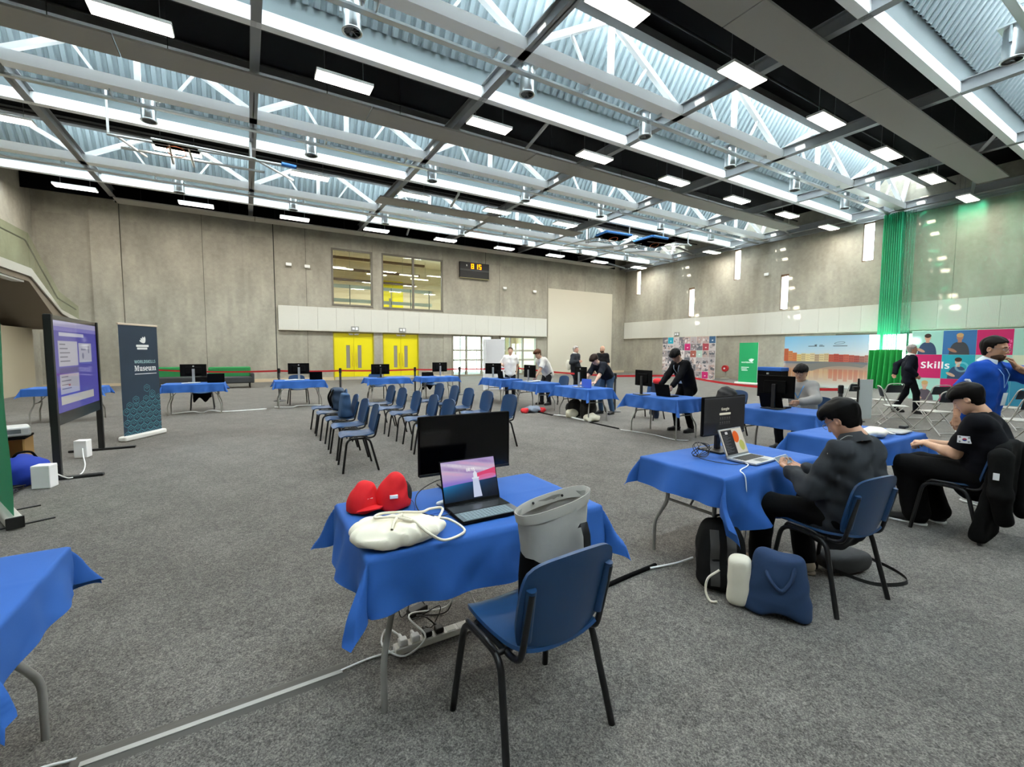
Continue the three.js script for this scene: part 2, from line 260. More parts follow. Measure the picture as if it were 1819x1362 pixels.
// lobby and gallery behind the back wall
{
  const lw = mat('#e2d4b6', 0.8), z0 = ZB - 6.2;
  structMesh('wall_lobby_back', [bx(1, 11.2, 0, 7.6, z0 - 0.2, z0), bx(11.2, 18, 2.7, 7.6, z0 - 0.2, z0), bx(18, 19, 0, 7.6, z0 - 0.2, z0)], lw);
  structMesh('wall_lobby_left', bx(0.8, 1, 0, 7.6, z0, ZB - 0.35), lw); structMesh('wall_lobby_right', bx(19, 19.2, 0, 7.6, z0, ZB - 0.35), lw); structMesh('ceiling_lobby', bx(0.8, 19.2, 7.5, 7.7, z0, ZB - 0.35), lw);
  structMesh('floor_gallery', bx(1, 10.3, 3.4, 3.6, z0, ZB - 0.4), mat('#8d8577', 0.7));
  const wl = struct('window_3'); for (const x of [11.2, 12.6, 14, 15.4, 16.8, 17.94]) part('mullion', bx(x, x + 0.06, 0, 2.7, z0 - 0.1, z0), frameGrey, wl); part('pane', bx(11.26, 17.94, 0, 2.7, z0 - 0.06, z0 - 0.05), glass, wl);
  const yc = struct('door_5'); part('door_leaf', bx(8.15, 8.85, 3.6, 6.4, z0, z0 + 0.06), yellow, yc); part('door_leaf', bx(8.87, 9.6, 3.6, 6.4, z0, z0 + 0.06), yellow, yc); part('vision_panel', bx(8.6, 8.76, 4, 5.2, z0 + 0.06, z0 + 0.07), doorGlass, yc);
  const sl = struct('window_4'); for (const x of [3.3, 4.1]) part('pane', bx(x, x + 0.3, 3.7, 5.3, z0 + 0.001, z0 + 0.02), new THREE.MeshStandardMaterial({ color: '#ffffff', emissive: '#ffffff', emissiveIntensity: 1.4 }), sl);  // panes glow on their own on the closed wall, in place of daylight
  // glass balustrade rails of the gallery
  const bal = struct('trim_3'); for (const y of [4.35, 5.15]) part('rail', bx(1, 10.2, y, y + 0.2, ZB - 2.1, ZB - 2.06), mat('#cdd6d0', 0.3), bal);
  for (let i = 0; i < 8; i++) part('post', bx(1.6 + i * 1.2, 1.64 + i * 1.2, 3.6, 5.35, ZB - 2.1, ZB - 2.05), grey, bal);
  for (const y of [6.1, 6.6, 7.1]) part('ceiling_beam', bx(1, 10.3, y, y + 0.14, z0 + 0.2 + (y - 6) * 2, z0 + 0.4 + (y - 6) * 2), mat('#6b5543', 0.7), bal);
  for (const [x, z] of [[4.9, -27.4], [8.9, -27.6], [3.2, -28.6], [10, -28.8], [7.1, -28.4], [12.5, -28], [15.5, -28]]) {
    const t = thing('lobby_light', 'slim white tube light hanging in the lobby behind the windows', 'light', [x, 6.3, z], 0, 'tube lights in the lobby');
    part('lamp_tube', rbx(-0.6, 0.6, -0.04, 0.03, -0.06, 0.06, 0.02), new THREE.MeshStandardMaterial({ color: '#fff8e8', emissive: hex('#fff0cf'), emissiveIntensity: 2.4 }), t);
    for (const s of [-0.4, 0.4]) part('suspension_wire', rod([s, 0.03, 0], [s, 1.19, 0], 0.006), grey, t);
    const l = new THREE.RectAreaLight(LAMP.color, 150, 1.2, 0.12); l.position.set(x, 6.25, z); l.lookAt(x, 0, z); scene.add(l);  // strength set to brighten the lobby; some tubes hang out of view
  }
}
// right wall with tall slit windows
{
  const w = struct('wall_right'), slits = [[-9.8, -9.34, 5.84, 7.66], [-13.47, -13.05, 3.88, 5.78], [-16.21, -15.8, 5.84, 7.65], [-19.31, -18.88, 3.88, 5.76], [-23.92, -23.51, 5.79, 7.6]];
  const P = (z0, z1, y0, y1) => part('concrete_panel', bx(XR, XR + 0.35, y0, y1, z0, z1), concrete, w);
  const cuts = [-25, ...slits.slice().sort((a, b) => a[0] - b[0]).flatMap((s) => [s[0], s[1]]), 7.3];
  for (let i = 0; i < cuts.length - 1; i++) {
    const s = slits.find((q) => q[0] === cuts[i]);
    const lo = (a, b, y0, y1) => { const d0 = -10.7, d1 = -7.0; if (y0 > 0 || b <= d0 || a >= d1) return P(a, b, y0, y1); P(Math.max(a, d0), Math.min(b, d1), 2.5, y1); if (a < d0) P(a, d0, 0, y1); if (b > d1) P(d1, b, 0, y1); };
    if (s) { lo(s[0], s[1], 0, s[2]); P(s[0], s[1], s[3], WALLTOP); }
    else { const n = Math.max(1, Math.round((cuts[i + 1] - cuts[i]) / 3)); for (let k = 0; k < n; k++) { const a = cuts[i] + (cuts[i + 1] - cuts[i]) * k / n, b = cuts[i] + (cuts[i + 1] - cuts[i]) * (k + 1) / n; lo(a, b - (k < n - 1 ? 0.012 : 0), 0, WALLTOP); if (k < n - 1) part('joint_filler', bx(XR + 0.03, XR + 0.34, b > -10.8 && b < -6.9 ? 2.6 : 0, WALLTOP, b - 0.05, b + 0.04), darkPaint, w); } }
  }
  slits.forEach(([z0, z1, y0, y1], i) => {
    const g = struct('window_' + (i + 5));
    part('frame', [bx(XR + 0.02, XR + 0.2, y0, y0 + 0.04, z0, z1), bx(XR + 0.02, XR + 0.2, y1 - 0.1, y1, z0, z1), bx(XR + 0.02, XR + 0.2, y0, y1, z0, z0 + 0.03), bx(XR + 0.02, XR + 0.2, y0, y1, z1 - 0.03, z1)], mat('#6b4a2c', 0.5), g);
    part('pane', bx(XR + 0.1, XR + 0.11, y0 + 0.04, y1 - 0.1, z0 + 0.03, z1 - 0.03), glass, g);
  });
  const d = struct('door_6'); for (const z of [-10.7, -9.8, -8.9, -7.95, -7.08]) part('mullion', bx(XR, XR + 0.15, 0, 2.5, z, z + 0.08), frameGrey, d);
  for (const y of [0, 1.0, 2.42]) part('rail', bx(XR, XR + 0.15, y, y + 0.08, -10.62, -7.08), frameGrey, d); part('pane', bx(XR + 0.06, XR + 0.07, 0.08, 2.42, -10.62, -7.08), glass, d);
  const band = struct('trim_4'); let z = -25 + 0.05; while (z < 6.9) { const z1 = Math.min(7, z + 0.9); part('acoustic_panel', bx(XR - 0.12, XR - 0.04, 2.61, 3.79, z + 0.004, z1 - 0.004), perforated, band); z = z1; }
  part('edge_trim', bx(XR - 0.13, XR, 2.57, 2.605, -25, 7), beige, band);
}
structMesh('wall_left', bx(XL - 0.35, XL, 0, WALLTOP, ZB - 0.35, ZF), concrete);
structMesh('wall_front', bx(XL - 0.35, XR + 0.35, 0, WALLTOP, ZF, ZF + 0.35), concrete);
structMesh('baseboard_right', bx(XR - 0.03, XR, 0, 0.14, -25, -10.7), mat('#9a9384', 0.6));
// stair along the left wall
{
  const s = struct('trim_5'), xs = -5.6;
  const prof = [[-14, 4.0], [-19.25, 4.0], [-21.6, 2.95], [-23.6, 2.7]], low = [[-14, 3.6], [-19.2, 3.6], [-21.2, 2.6], [-21.9, 2.35], [-23.6, 2.3]];
  const slab = extrude([...low, ...prof.slice().reverse()], 1.5); slab.rotateY(-Math.PI / 2); slab.translate(xs, 0, 0);
  part('stair_slab', slab, mat('#857a6b', 0.85), s);
  const fascia = extrude([...prof, ...[[-23.6, 2.55], [-21.7, 2.8], [-19.2, 3.75], [-14, 3.75]]], 0.04); fascia.rotateY(-Math.PI / 2); fascia.translate(xs + 0.06, 0, 0); part('stringer', fascia, mat('#c9c7bd', 0.5), s);
  const bal = [[-14, 4.0], [-16.6, 4.0], [-19.25, 4.0], [-21.6, 2.95], [-23.6, 2.7]], up = [1.05, 1.05, 1.05, 0.62, 0.52];
  for (let i = 0; i < 4; i++) { const a = bal[i], b = bal[i + 1], e = 0.012; const g = extrude([[a[0] - e, a[1]], [b[0] + e, b[1]], [b[0] + e, b[1] + up[i + 1]], [a[0] - e, a[1] + up[i]]], 0.015); g.rotateY(-Math.PI / 2); g.translate(xs + 0.03, 0, 0); part('glass_panel', g, greenGlass, s); }
  part('handrail', bentTube([[xs - 0.05, 4.85, -14], [xs - 0.05, 4.85, -19.3], [xs - 0.05, 3.35, -21.7], [xs - 0.05, 3.1, -23.6]], 0.022, 0.1), darkPaint, s);
  part('white_strip', bx(xs - 0.3, xs - 0.05, 3.55, 3.62, -19, -14), white, s);  // plain white strip under the landing
  structMesh('wall_understair', bx(XL, XL + 0.5, 0, 2.3, -22.6, -14), mat('#b0a68f', 0.85));
}
// ---------------------------------------------------------------- roof
const CH = 7.72, PER = 6.05;
const crossX = [-4.46, 0.35, 5.18, 10.0, 14.81, 19.62, 24.4];
const roofTruss = (parent, z, w, depth, topY, nodesUp, m) => {      // Warren truss along x
  const t = new THREE.Group(); t.name = 'roof_truss'; parent.add(t);
  part('bottom_chord', [bx(XL, XR, CH, CH + 0.03, z - w / 2, z + w / 2), bx(XL, XR, CH + 0.03, CH + depth, z + w / 2 - 0.03, z + w / 2), bx(XL, XR, CH + 0.03, CH + depth, z - w / 2, z - w / 2 + 0.03), bx(XL, XR, CH + 0.09, CH + 0.12, z - w / 2 + 0.03, z + w / 2 - 0.03)], m, t);
  part('top_chord', bx(XL, XR, topY, topY + 0.16, z - 0.09, z + 0.09), m, t);
  for (let i = -1; i < crossX.length; i++) {
    const a = i < 0 ? crossX[0] - 4.81 : crossX[i], b = a + 4.81, mid = (a + b) / 2, q = (x, y) => [Math.max(XL + 0.02, Math.min(XR - 0.02, x)), y, z];
    const lo = CH + depth - 0.04, A = nodesUp ? [a, lo] : [a, topY], M = nodesUp ? [mid, topY] : [mid, lo], B = nodesUp ? [b, lo] : [b, topY];
    if (mid > XL && mid < XR) part('vertical', bar(q(mid, lo), q(mid, topY), 0.12, 0.12), m, t);
    if (mid > XL) part('diagonal', bar(q(Math.max(A[0], XL), A[1]), q(Math.min(M[0], XR), M[1]), 0.13, 0.13), m, t);
    if (b < XR + 4) part('diagonal', bar(q(Math.min(M[0], XR), M[1]), q(Math.min(B[0], XR), B[1]), 0.13, 0.13), m, t);
    for (const [f, g] of [[0.25, 0.75]]) if (a > XL && b < XR) for (const x of [a + 1.2, a + 3.6]) part('strut', bar(q(x, (lo + topY) / 2), q(x + (x < mid ? 0.45 : -0.45), lo), 0.06, 0.06), m, t);
  }
  return t;
};
{
  const roof = struct('ceiling');
  const ribbed = (xa, xb, z0, y0, z1, y1, pitch, amp) => {          // sheet with ribs that run from (z0,y0) to (z1,y1)
    const L = Math.hypot(z1 - z0, y1 - y0), ny = -(z1 - z0) / L * Math.sign(-(z1 - z0)) , nn = [(y1 - y0) / L, -(z1 - z0) / L], A = [], B = []; const s = nn[1] > 0 ? -1 : 1;
    for (let x = xa; x < xb; x += pitch) for (const [f, o] of [[0, 0], [0.34, 0], [0.46, 1], [0.88, 1]]) { const xx = Math.min(xb, x + f * pitch), d = s * o * amp; A.push(V(xx, y0 + nn[1] * d, z0 + nn[0] * d)); B.push(V(xx, y1 + nn[1] * d, z1 + nn[0] * d)); }
    const g = ruled([A, B]).toNonIndexed(); g.computeVertexNormals(); return g;
  };
  const deckMetal = mat('#7f8b8f', 0.4, 0.3), flash = mat('#7d898c', 0.5);
  for (let m = -1; m <= 3; m++) {  // first bay lies unseen behind the camera and lights the near hall
    const z0 = -(2.02 + PER * m);
    roofTruss(roof, z0 - 0.16, 0.32, 0.25, 9.3, true, steelWhite);
    roofTruss(roof, z0 - 2.07, 0.18, 0.26, 8.9, false, steelWhite);
    part('ribbed_deck', ribbed(XL, XR, z0 - 1.86, 8.28, z0 - 0.65, 10.02, 0.22, 0.06), deckMetal, roof);
    part('deck_cover', ruled([[V(XL - 0.3, 8.3, z0 - 2.06), V(XR + 0.3, 8.3, z0 - 2.06)], [V(XL - 0.3, 10.2, z0 - 0.74), V(XR + 0.3, 10.2, z0 - 0.74)], [V(XL - 0.3, 10.06, z0 - 0.6), V(XR + 0.3, 10.06, z0 - 0.6)]]), blackDeck, roof);
    part('flashing', [ruled([[V(XL, 7.97, z0 - 1.99), V(XR, 7.97, z0 - 1.99)], [V(XL, 8.3, z0 - 1.86), V(XR, 8.3, z0 - 1.86)]])], flash, roof);
    part('upstand', bx(XL, XR, 7.9, 8.86, z0 - 2.24, z0 - 2.17), blackDeck, roof);
    part('upstand', bx(XL, XR, 8.86, 9.86, z0 + 0.46, z0 + 0.54), steelWhite, roof);
    part('edge_beam', bx(XL, XR, 8.62, 8.86, z0 + 0.42, z0 + 0.66), mat('#7d7f80', 0.6), roof);
    const gl = part('rooflight_glass', ruled([[V(XL, 9.84, z0 + 0.5), V(XR, 9.84, z0 + 0.5)], [V(XL, 10.04, z0 - 0.66), V(XR, 10.04, z0 - 0.66)]]), roofGlass, roof);
    for (let x = 24.2; x > XL; x -= 1.6) part('unseen_rafter', bx(x - 0.03, x + 0.03, 9.57, 9.96, z0 - 0.62, z0 + 0.47), steelWhite, roof);  // rafters out of view, spaced and sized to cut the sun into patches
    // dark flat roof towards the next, nearer rooflight
    const zn = m === -1 ? ZF : z0 + PER - 2.2;
    part('dark_deck', bx(XL - 0.3, XR + 0.3, 8.8, 8.95, z0 + 0.5, Math.min(zn, ZF)), blackDeck, roof);
    for (const f of [0.25, 0.7]) part('pipe', rod([XL, 8.45, z0 + 0.6 + f * 3], [XR, 8.45, z0 + 0.6 + f * 3], 0.03), darkPaint, roof);
  }
  part('dark_deck', bx(XL - 0.3, XR + 0.3, 8.8, 8.95, ZB - 0.3, -(2.02 + PER * 3) - 2.2), blackDeck, roof);
  part('added_dark_board', bx(-4.4, 23, 7.52, 8.85, -24.16, -24.1), blackDeck, roof); part('added_dark_board', bx(XL, -4.4, 7.62, 8.85, -24.16, -24.1), blackDeck, roof);  // added black boards, keeping the wall top above the end strip dark
  for (const x of crossX) {      // beams across, with upper and lower flange
    part('cross_beam', [bx(x - 0.09, x + 0.09, CH, CH + 0.025, ZB, ZF), bx(x - 0.012, x + 0.012, CH, CH + 0.3, ZB, ZF), bx(x - 0.09, x + 0.09, CH + 0.275, CH + 0.3, ZB, ZF)], greySteel, roof);
  }
  part('wall_rail', [bx(XR - 0.16, XR, 7.62, 7.8, ZB, ZF)], greySteel, roof);
  for (const z of [-4.8, -11.6, -17.4, -23.2]) part('corner_brace', bar([19.8, CH + 0.1, z], [24.9, CH + 0.05, z - 1.4], 0.1, 0.08), greySteel, roof);
}
// ---------------------------------------------------------------- things under the roof
const lampGlow = new THREE.MeshStandardMaterial({ color: '#ffffff', emissive: LAMP.color, emissiveIntensity: LAMP.glow });
{
  const HL = 7.4, X0 = 2.03, DX = 3.595; let proto;
  const rows = { d: [-5.96, [0, 1, 2, 3, 4, 5, 6]], c: [-10.63, [-2, -1, 0, 1, 2, 3, 4, 5, 6]], b: [-16.74, [-2, -1, 0, 1, 2, 3, 4, 5, 6]], a: [-22.4, [-2, -1, 0, 1, 2, 3, 4, 5, 6]] };
  const rowLabel = { d: 'white panel light hanging between the first rooflight and the strip ending above the green net', c: 'white panel light hanging beside the grey strip crossing the middle of the roof', b: 'white panel light hanging in the roof bay of the raised basketball hoops', a: 'white panel light hanging beside the strip along the windowed concrete wall' };
  for (const [row, [z, ns]] of Object.entries(rows)) for (const n of ns) {
    const x = X0 + DX * n; if (x < XL + 0.7) continue;
    if (!proto) {
      proto = thing('hanging_light', rowLabel[row], 'light', [x, HL, z], 0, 'panel lights under the roof');
      part('housing', [rbx(-0.59, 0.59, 0.012, 0.07, -0.2, 0.2, 0.01)], white, proto);
      part('lamp_diffuser', bx(-0.575, 0.575, 0, 0.012, -0.185, 0.185), lampGlow, proto);
      for (const s of [-0.4, 0.4]) part('suspension_wire', rod([s, 0.07, 0], [s, 1.39, 0], 0.006, 0.006, 5), grey, proto);
    } else copy(proto, [x, HL, z], 0, rowLabel[row]);
    const l = new THREE.RectAreaLight(LAMP.color, LAMP.intensity, 1.15, 0.37); l.position.set(x, HL - 0.01, z); l.lookAt(x, 0, z); scene.add(l);
  }
}
// air outlets
{
  const ductLabel = ['shiny round air outlet in the rooflight bay beyond the strip over the green net', 'shiny round air outlet in the rooflight bay between the two longest strips', 'shiny round air outlet in the rooflight bay beside the raised basketball hoops', 'shiny round air outlet in the rooflight bay next to the windowed concrete wall']; let proto; for (let m = 0; m <= 3; m++) for (let n = -1; n <= 5; n++) {
    const x = 1.86 + 3.83 * n, z = -(2.02 + PER * m) - 0.86, y = 7.4;
    if (!proto) {
      proto = thing('air_duct', ductLabel[m], 'air duct', [x, y, z], 0, 'round air outlets under the roof');
      part('sleeve', [new THREE.CylinderGeometry(0.155, 0.165, 0.6, 24, 3, true).translate(0, 0.32, 0)], galvanised, proto);
      part('outlet_ring', [new THREE.TorusGeometry(0.165, 0.02, 8, 24).rotateX(Math.PI / 2).translate(0, 0.02, 0)], galvanised, proto);
      const blades = []; for (let k = 0; k < 8; k++) blades.push(geoAt(new THREE.BoxGeometry(0.13, 0.006, 0.05), 0.08 * Math.cos(k * Math.PI / 4), 0.04, -0.08 * Math.sin(k * Math.PI / 4), k * Math.PI / 4, 0.5));
      part('swirl_blades', [...blades, new THREE.CylinderGeometry(0.03, 0.03, 0.03, 12).translate(0, 0.035, 0)], grey, proto);
      part('bracket', [bx(-0.24, 0.24, 0.62, 0.66, -0.2, 0.2), bx(-0.22, -0.18, 0.3, 0.64, -0.02, 0.02), bx(0.18, 0.22, 0.45, 0.64, -0.02, 0.02), bx(-0.03, 0.03, 0.57, 0.62, -0.02, 0.72)], galvanised, proto);
    } else copy(proto, [x, y, z], 0, ductLabel[m]);
  }
  for (let m = 0; m <= 3; m++) { const z = -(2.02 + PER * m) - 0.55;
    const t = thing('cable_tray', ['long cable tray in the rooflight bay beyond the strip over the green net', 'long cable tray in the rooflight bay between the two longest strips', 'long cable tray in the rooflight bay beside the raised hoops', 'long cable tray in the rooflight bay next to the windowed wall'][m], 'cable tray', [0, 7.62, z], 0, 'cable trays along the trusses');
    part('tray', [bx(XL, XR - 0.3, 0, 0.01, -0.06, 0.06), bx(XL, XR - 0.3, 0, 0.05, -0.065, -0.055), bx(XL, XR - 0.3, 0, 0.05, 0.055, 0.065)], galvanised, t);
    for (let x = -5; x < 24; x += 2.4) part('hanger', bx(x - 0.012, x + 0.012, 0.03, 0.36, -0.012, 0.35), galvanised, t); }
}
// acoustic strips below the dark roof
for (const [z0, z1, xa, xb, lab] of [[-5.36, -4.58, XL + 0.3, 22.0, 'nearest the single truss bay, above the right-hand tables'], [-12.17, -11.43, XL + 0.3, 22.6, 'crossing the middle of the roof'], [-18.4, -17.57, 4.57, 14.6, 'shorter, ending beside the raised basketball hoops'], [-24.0, -23.25, -4.3, 22.2, 'running along the top of the concrete wall with windows']]) {
  const t = thing('acoustic_ceiling_strip', 'long grey acoustic ceiling strip ' + lab.replace('nearest the single truss bay, above the right-hand tables', 'that ends above the green net'), 'ceiling panel', [0, 7.45, 0]);
  for (let x = xa; x < xb; x += 4.81) { const e = Math.min(xb, x + 4.8); part('strip_panel', rbx(x + 0.004, e - 0.004, 0, 0.05, z0, z1, 0.01), acoustic, t); for (const h of [Math.min(0.8, (e - x) * 0.3), Math.min(4, (e - x) * 0.8)]) part('hanger', rod([x + h, 0.05, (z0 + z1) / 2], [x + h, 1.34, (z0 + z1) / 2], 0.008, 0.008, 5), darkPaint, t); }
}
// ---------------------------------------------------------------- chairs, tables, screens
function shell(fn, nu, nv, thick) {     // closed thin shell over fn(u,v) -> Vector3
  const top = [], P = (u, v) => fn(u, v), N = (u, v) => { const e = 0.01, a = P(Math.min(1, u + e), v).sub(P(Math.max(0, u - e), v)), b = P(u, Math.min(1, v + e)).sub(P(u, Math.max(0, v - e))); return a.cross(b).normalize(); };
  const v = [], idx = [], n = nv + 1;
  for (let s = 0; s < 2; s++) for (let i = 0; i <= nu; i++) for (let j = 0; j <= nv; j++) { const p = P(i / nu, j / nv).addScaledVector(N(i / nu, j / nv), s ? -thick / 2 : thick / 2); v.push(p.x, p.y, p.z); }
  const off = (nu + 1) * n;
  for (let i = 0; i < nu; i++) for (let j = 0; j < nv; j++) { const a = i * n + j; idx.push(a, a + n, a + 1, a + 1, a + n, a + n + 1); const b = a + off; idx.push(b, b + 1, b + n, b + 1, b + n + 1, b + n); }
  const rim = []; for (let j = 0; j < nv; j++) rim.push(j); for (let i = 0; i < nu; i++) rim.push(i * n + nv); for (let j = nv; j > 0; j--) rim.push(nu * n + j); for (let i = nu; i > 0; i--) rim.push(i * n);
  rim.forEach((a, k) => { const b = rim[(k + 1) % rim.length]; idx.push(a, b, a + off, b, b + off, a + off); });
  const g = new THREE.BufferGeometry(); g.setAttribute('position', new THREE.Float32BufferAttribute(v, 3)); g.setIndex(idx); return toCreasedNormals(g, 0.7);
}
const bluePlastic = mat('#1b4069', 0.38), frameBlack = mat('#101113', 0.42);
function makeChair(label, group) {
  const t = thing('stacking_chair', label, 'chair', [0, 0, 0], 0, group);
  part('seat', shell((u, v) => { const x = (u - 0.5), z = (v - 0.5), w = 0.415 - 0.03 * v; const k = 1 - 0.12 * Math.pow(Math.abs(z * 2), 6); return V(x * w * k, 0.455 + 0.022 * Math.pow(Math.abs(x * 2), 2.5) - (v < 0.18 ? 0.9 * (0.18 - v) * (0.18 - v) : 0) - 0.02 * Math.sin(v * 3.1) + 0.02 * Math.max(0, v - 0.8), -0.21 + v * 0.42 + 0.02 * (1 - 4 * x * x) * (v < 0.5 ? -1 : 1) * Math.abs(z)); }, 14, 14, 0.014), bluePlastic, t);
  const back = (u, v) => { const x = u - 0.5, q = 4 * x * x, w = 0.45 - 0.02 * (1 - v); return V(x * w * (1 - 0.10 * Math.pow(v, 8) - 0.1 * Math.pow(1 - v, 8)), 0.5 + v * 0.31 - 0.035 * (1 - v) * (1 - q) + v * (0.025 * (1 - q) - 0.02 * Math.pow(q, 4)), 0.215 + 0.07 * v - 0.035 * q); };
  part('backrest', shell(back, 18, 14, 0.014), bluePlastic, t);
  for (const s of [-1, 1]) {
    part('leg', bentTube([[s * 0.255, 0, -0.215], [s * 0.226, 0.425, -0.155], [s * 0.226, 0.432, -0.02]], 0.0145, 0.07), frameBlack, t);
    part('leg', bentTube([[s * 0.262, 0, 0.225], [s * 0.226, 0.425, 0.12], [s * 0.226, 0.432, -0.02]], 0.0145, 0.07), frameBlack, t);
    part('back_upright', bentTube([[s * 0.19, 0.425, -0.12], [s * 0.19, 0.425, 0.19], [s * 0.188, 0.5, 0.212], [s * 0.19, 0.72, 0.262]], 0.0125, 0.06), frameBlack, t);
    part('upright_sleeve', rod(back(0.5 + s * 0.425, 0.1).add(V(0, 0, 0.012)), back(0.5 + s * 0.425, 0.76).add(V(0, 0, 0.012)), 0.02, 0.019, 12), bluePlastic, t);
    part('side_handle', bentTube([[s * 0.226, 0.432, -0.13], [s * 0.245, 0.462, -0.1], [s * 0.245, 0.462, 0.05], [s * 0.226, 0.432, 0.09]], 0.009, 0.02), frameBlack, t);
  }
  part('cross_bar', rod([-0.226, 0.428, -0.1], [0.226, 0.428, -0.1], 0.011), frameBlack, t);
  part('cross_bar', rod([-0.226, 0.428, 0.1], [0.226, 0.428, 0.1], 0.011), frameBlack, t);
  return t;
}
const chairProto = makeChair('blue plastic stacking chair with a grey roll-top bag standing on its seat', 'blue stacking chairs');
chairProto.position.set(0.985, 0, -1.49); chairProto.rotation.y = 0.06;
const FACE_L = Math.PI / 2;           // faces -x, towards the big screen
{
  const g = 'blue stacking chairs in rows';
  [[1.25, [-6.05, -6.82, -7.6, -8.42, -9.2]], [2.36, [-6.15, -6.94, -7.73, -8.52, -9.3]], [3.5, [-6.38, -7.13, -7.9, -8.65, -9.4]]].forEach(([x, zs], c) => zs.forEach((z, r) => {
    const lab = c === 0 && r === 2 ? 'blue stacking chair in a row with a blue tote bag on its seat' : c === 0 && r === 3 ? 'blue stacking chair in a row with a dark blue backpack on its seat' : ['empty blue stacking chair in the row nearest the big screen', 'empty blue stacking chair in the middle of the three rows', 'empty blue stacking chair in the row nearest the leaning man'][c];
    copy(chairProto, [x + rnd(-0.03, 0.03), 0, z], FACE_L + rnd(-0.06, 0.06), lab, g);
  }));
}
copy(chairProto, [3.2, 0, -1.35], -0.12, 'blue stacking chair that the man in the denim jacket sits on', 'blue stacking chairs');
copy(chairProto, [5.31, 0, -1.28], 0.02, 'blue stacking chair hung with a black jacket, under the man looking down', 'blue stacking chairs');
const deskChairs = [[7.85, -3.62, 1.75, 'blue stacking chair of the man in the grey hoodie'], [7.85, -5.1, 1.35, 'blue stacking chair holding a backpack behind the man in black'], [8.05, -7.2, 1.7, 'blue stacking chair draped with navy trousers and a red cap'], [7.75, -8.85, 1.5, 'blue stacking chair beside the man leaning over his table'], [8.0, -10.7, 1.6, 'blue stacking chair behind the table of the bending man in white']];
for (const [x, z, r, l] of deskChairs) copy(chairProto, [x, 0, z], r, l, 'blue stacking chairs at tables');
for (const [x, z, l] of [[5.3, -14.25, 'blue chair with a black jacket behind the back table nearest the glass doors'], [3.55, -14.3, 'blue chair behind the back table in front of the yellow doors'], [1.25, -14.25, 'blue chair behind the back table with an open black laptop by the concrete wall'], [-1.05, -14.2, 'blue chair hung with a black jacket behind the table by the green sofas']]) copy(chairProto, [x, 0, z], Math.PI + 0.05, l, 'blue stacking chairs at tables');

// folding tables
const tableGrey = mat('#9c9a94', 0.45, 0.3), tablePlastic = mat('#d8d5cb', 0.6);
function makeTable(label, group) {
  const t = thing('folding_table', label, 'table', [0, 0, 0], 0, group);
  part('tabletop', rbx(-0.6, 0.6, 0.695, 0.733, -0.35, 0.35, 0.012), tablePlastic, t);
  for (const sx of [-1, 1]) {
    for (const sz of [-1, 1]) part('leg', bentTube([[sx * 0.47, 0.695, sz * 0.2], [sx * 0.47, 0.4, sz * 0.2], [sx * 0.53, 0.24, sz * 0.27], [sx * 0.53, 0, sz * 0.27]], 0.0145, 0.05), tableGrey, t);
    part('leg_stretcher', rod([sx * 0.47, 0.42, -0.2], [sx * 0.47, 0.42, 0.2], 0.011), tableGrey, t);
    part('folding_strut', bentTube([[sx * 0.47, 0.42, 0], [sx * 0.3, 0.6, 0], [sx * 0.2, 0.69, 0]], 0.008, 0.03), tableGrey, t);
  }
  return t;
}
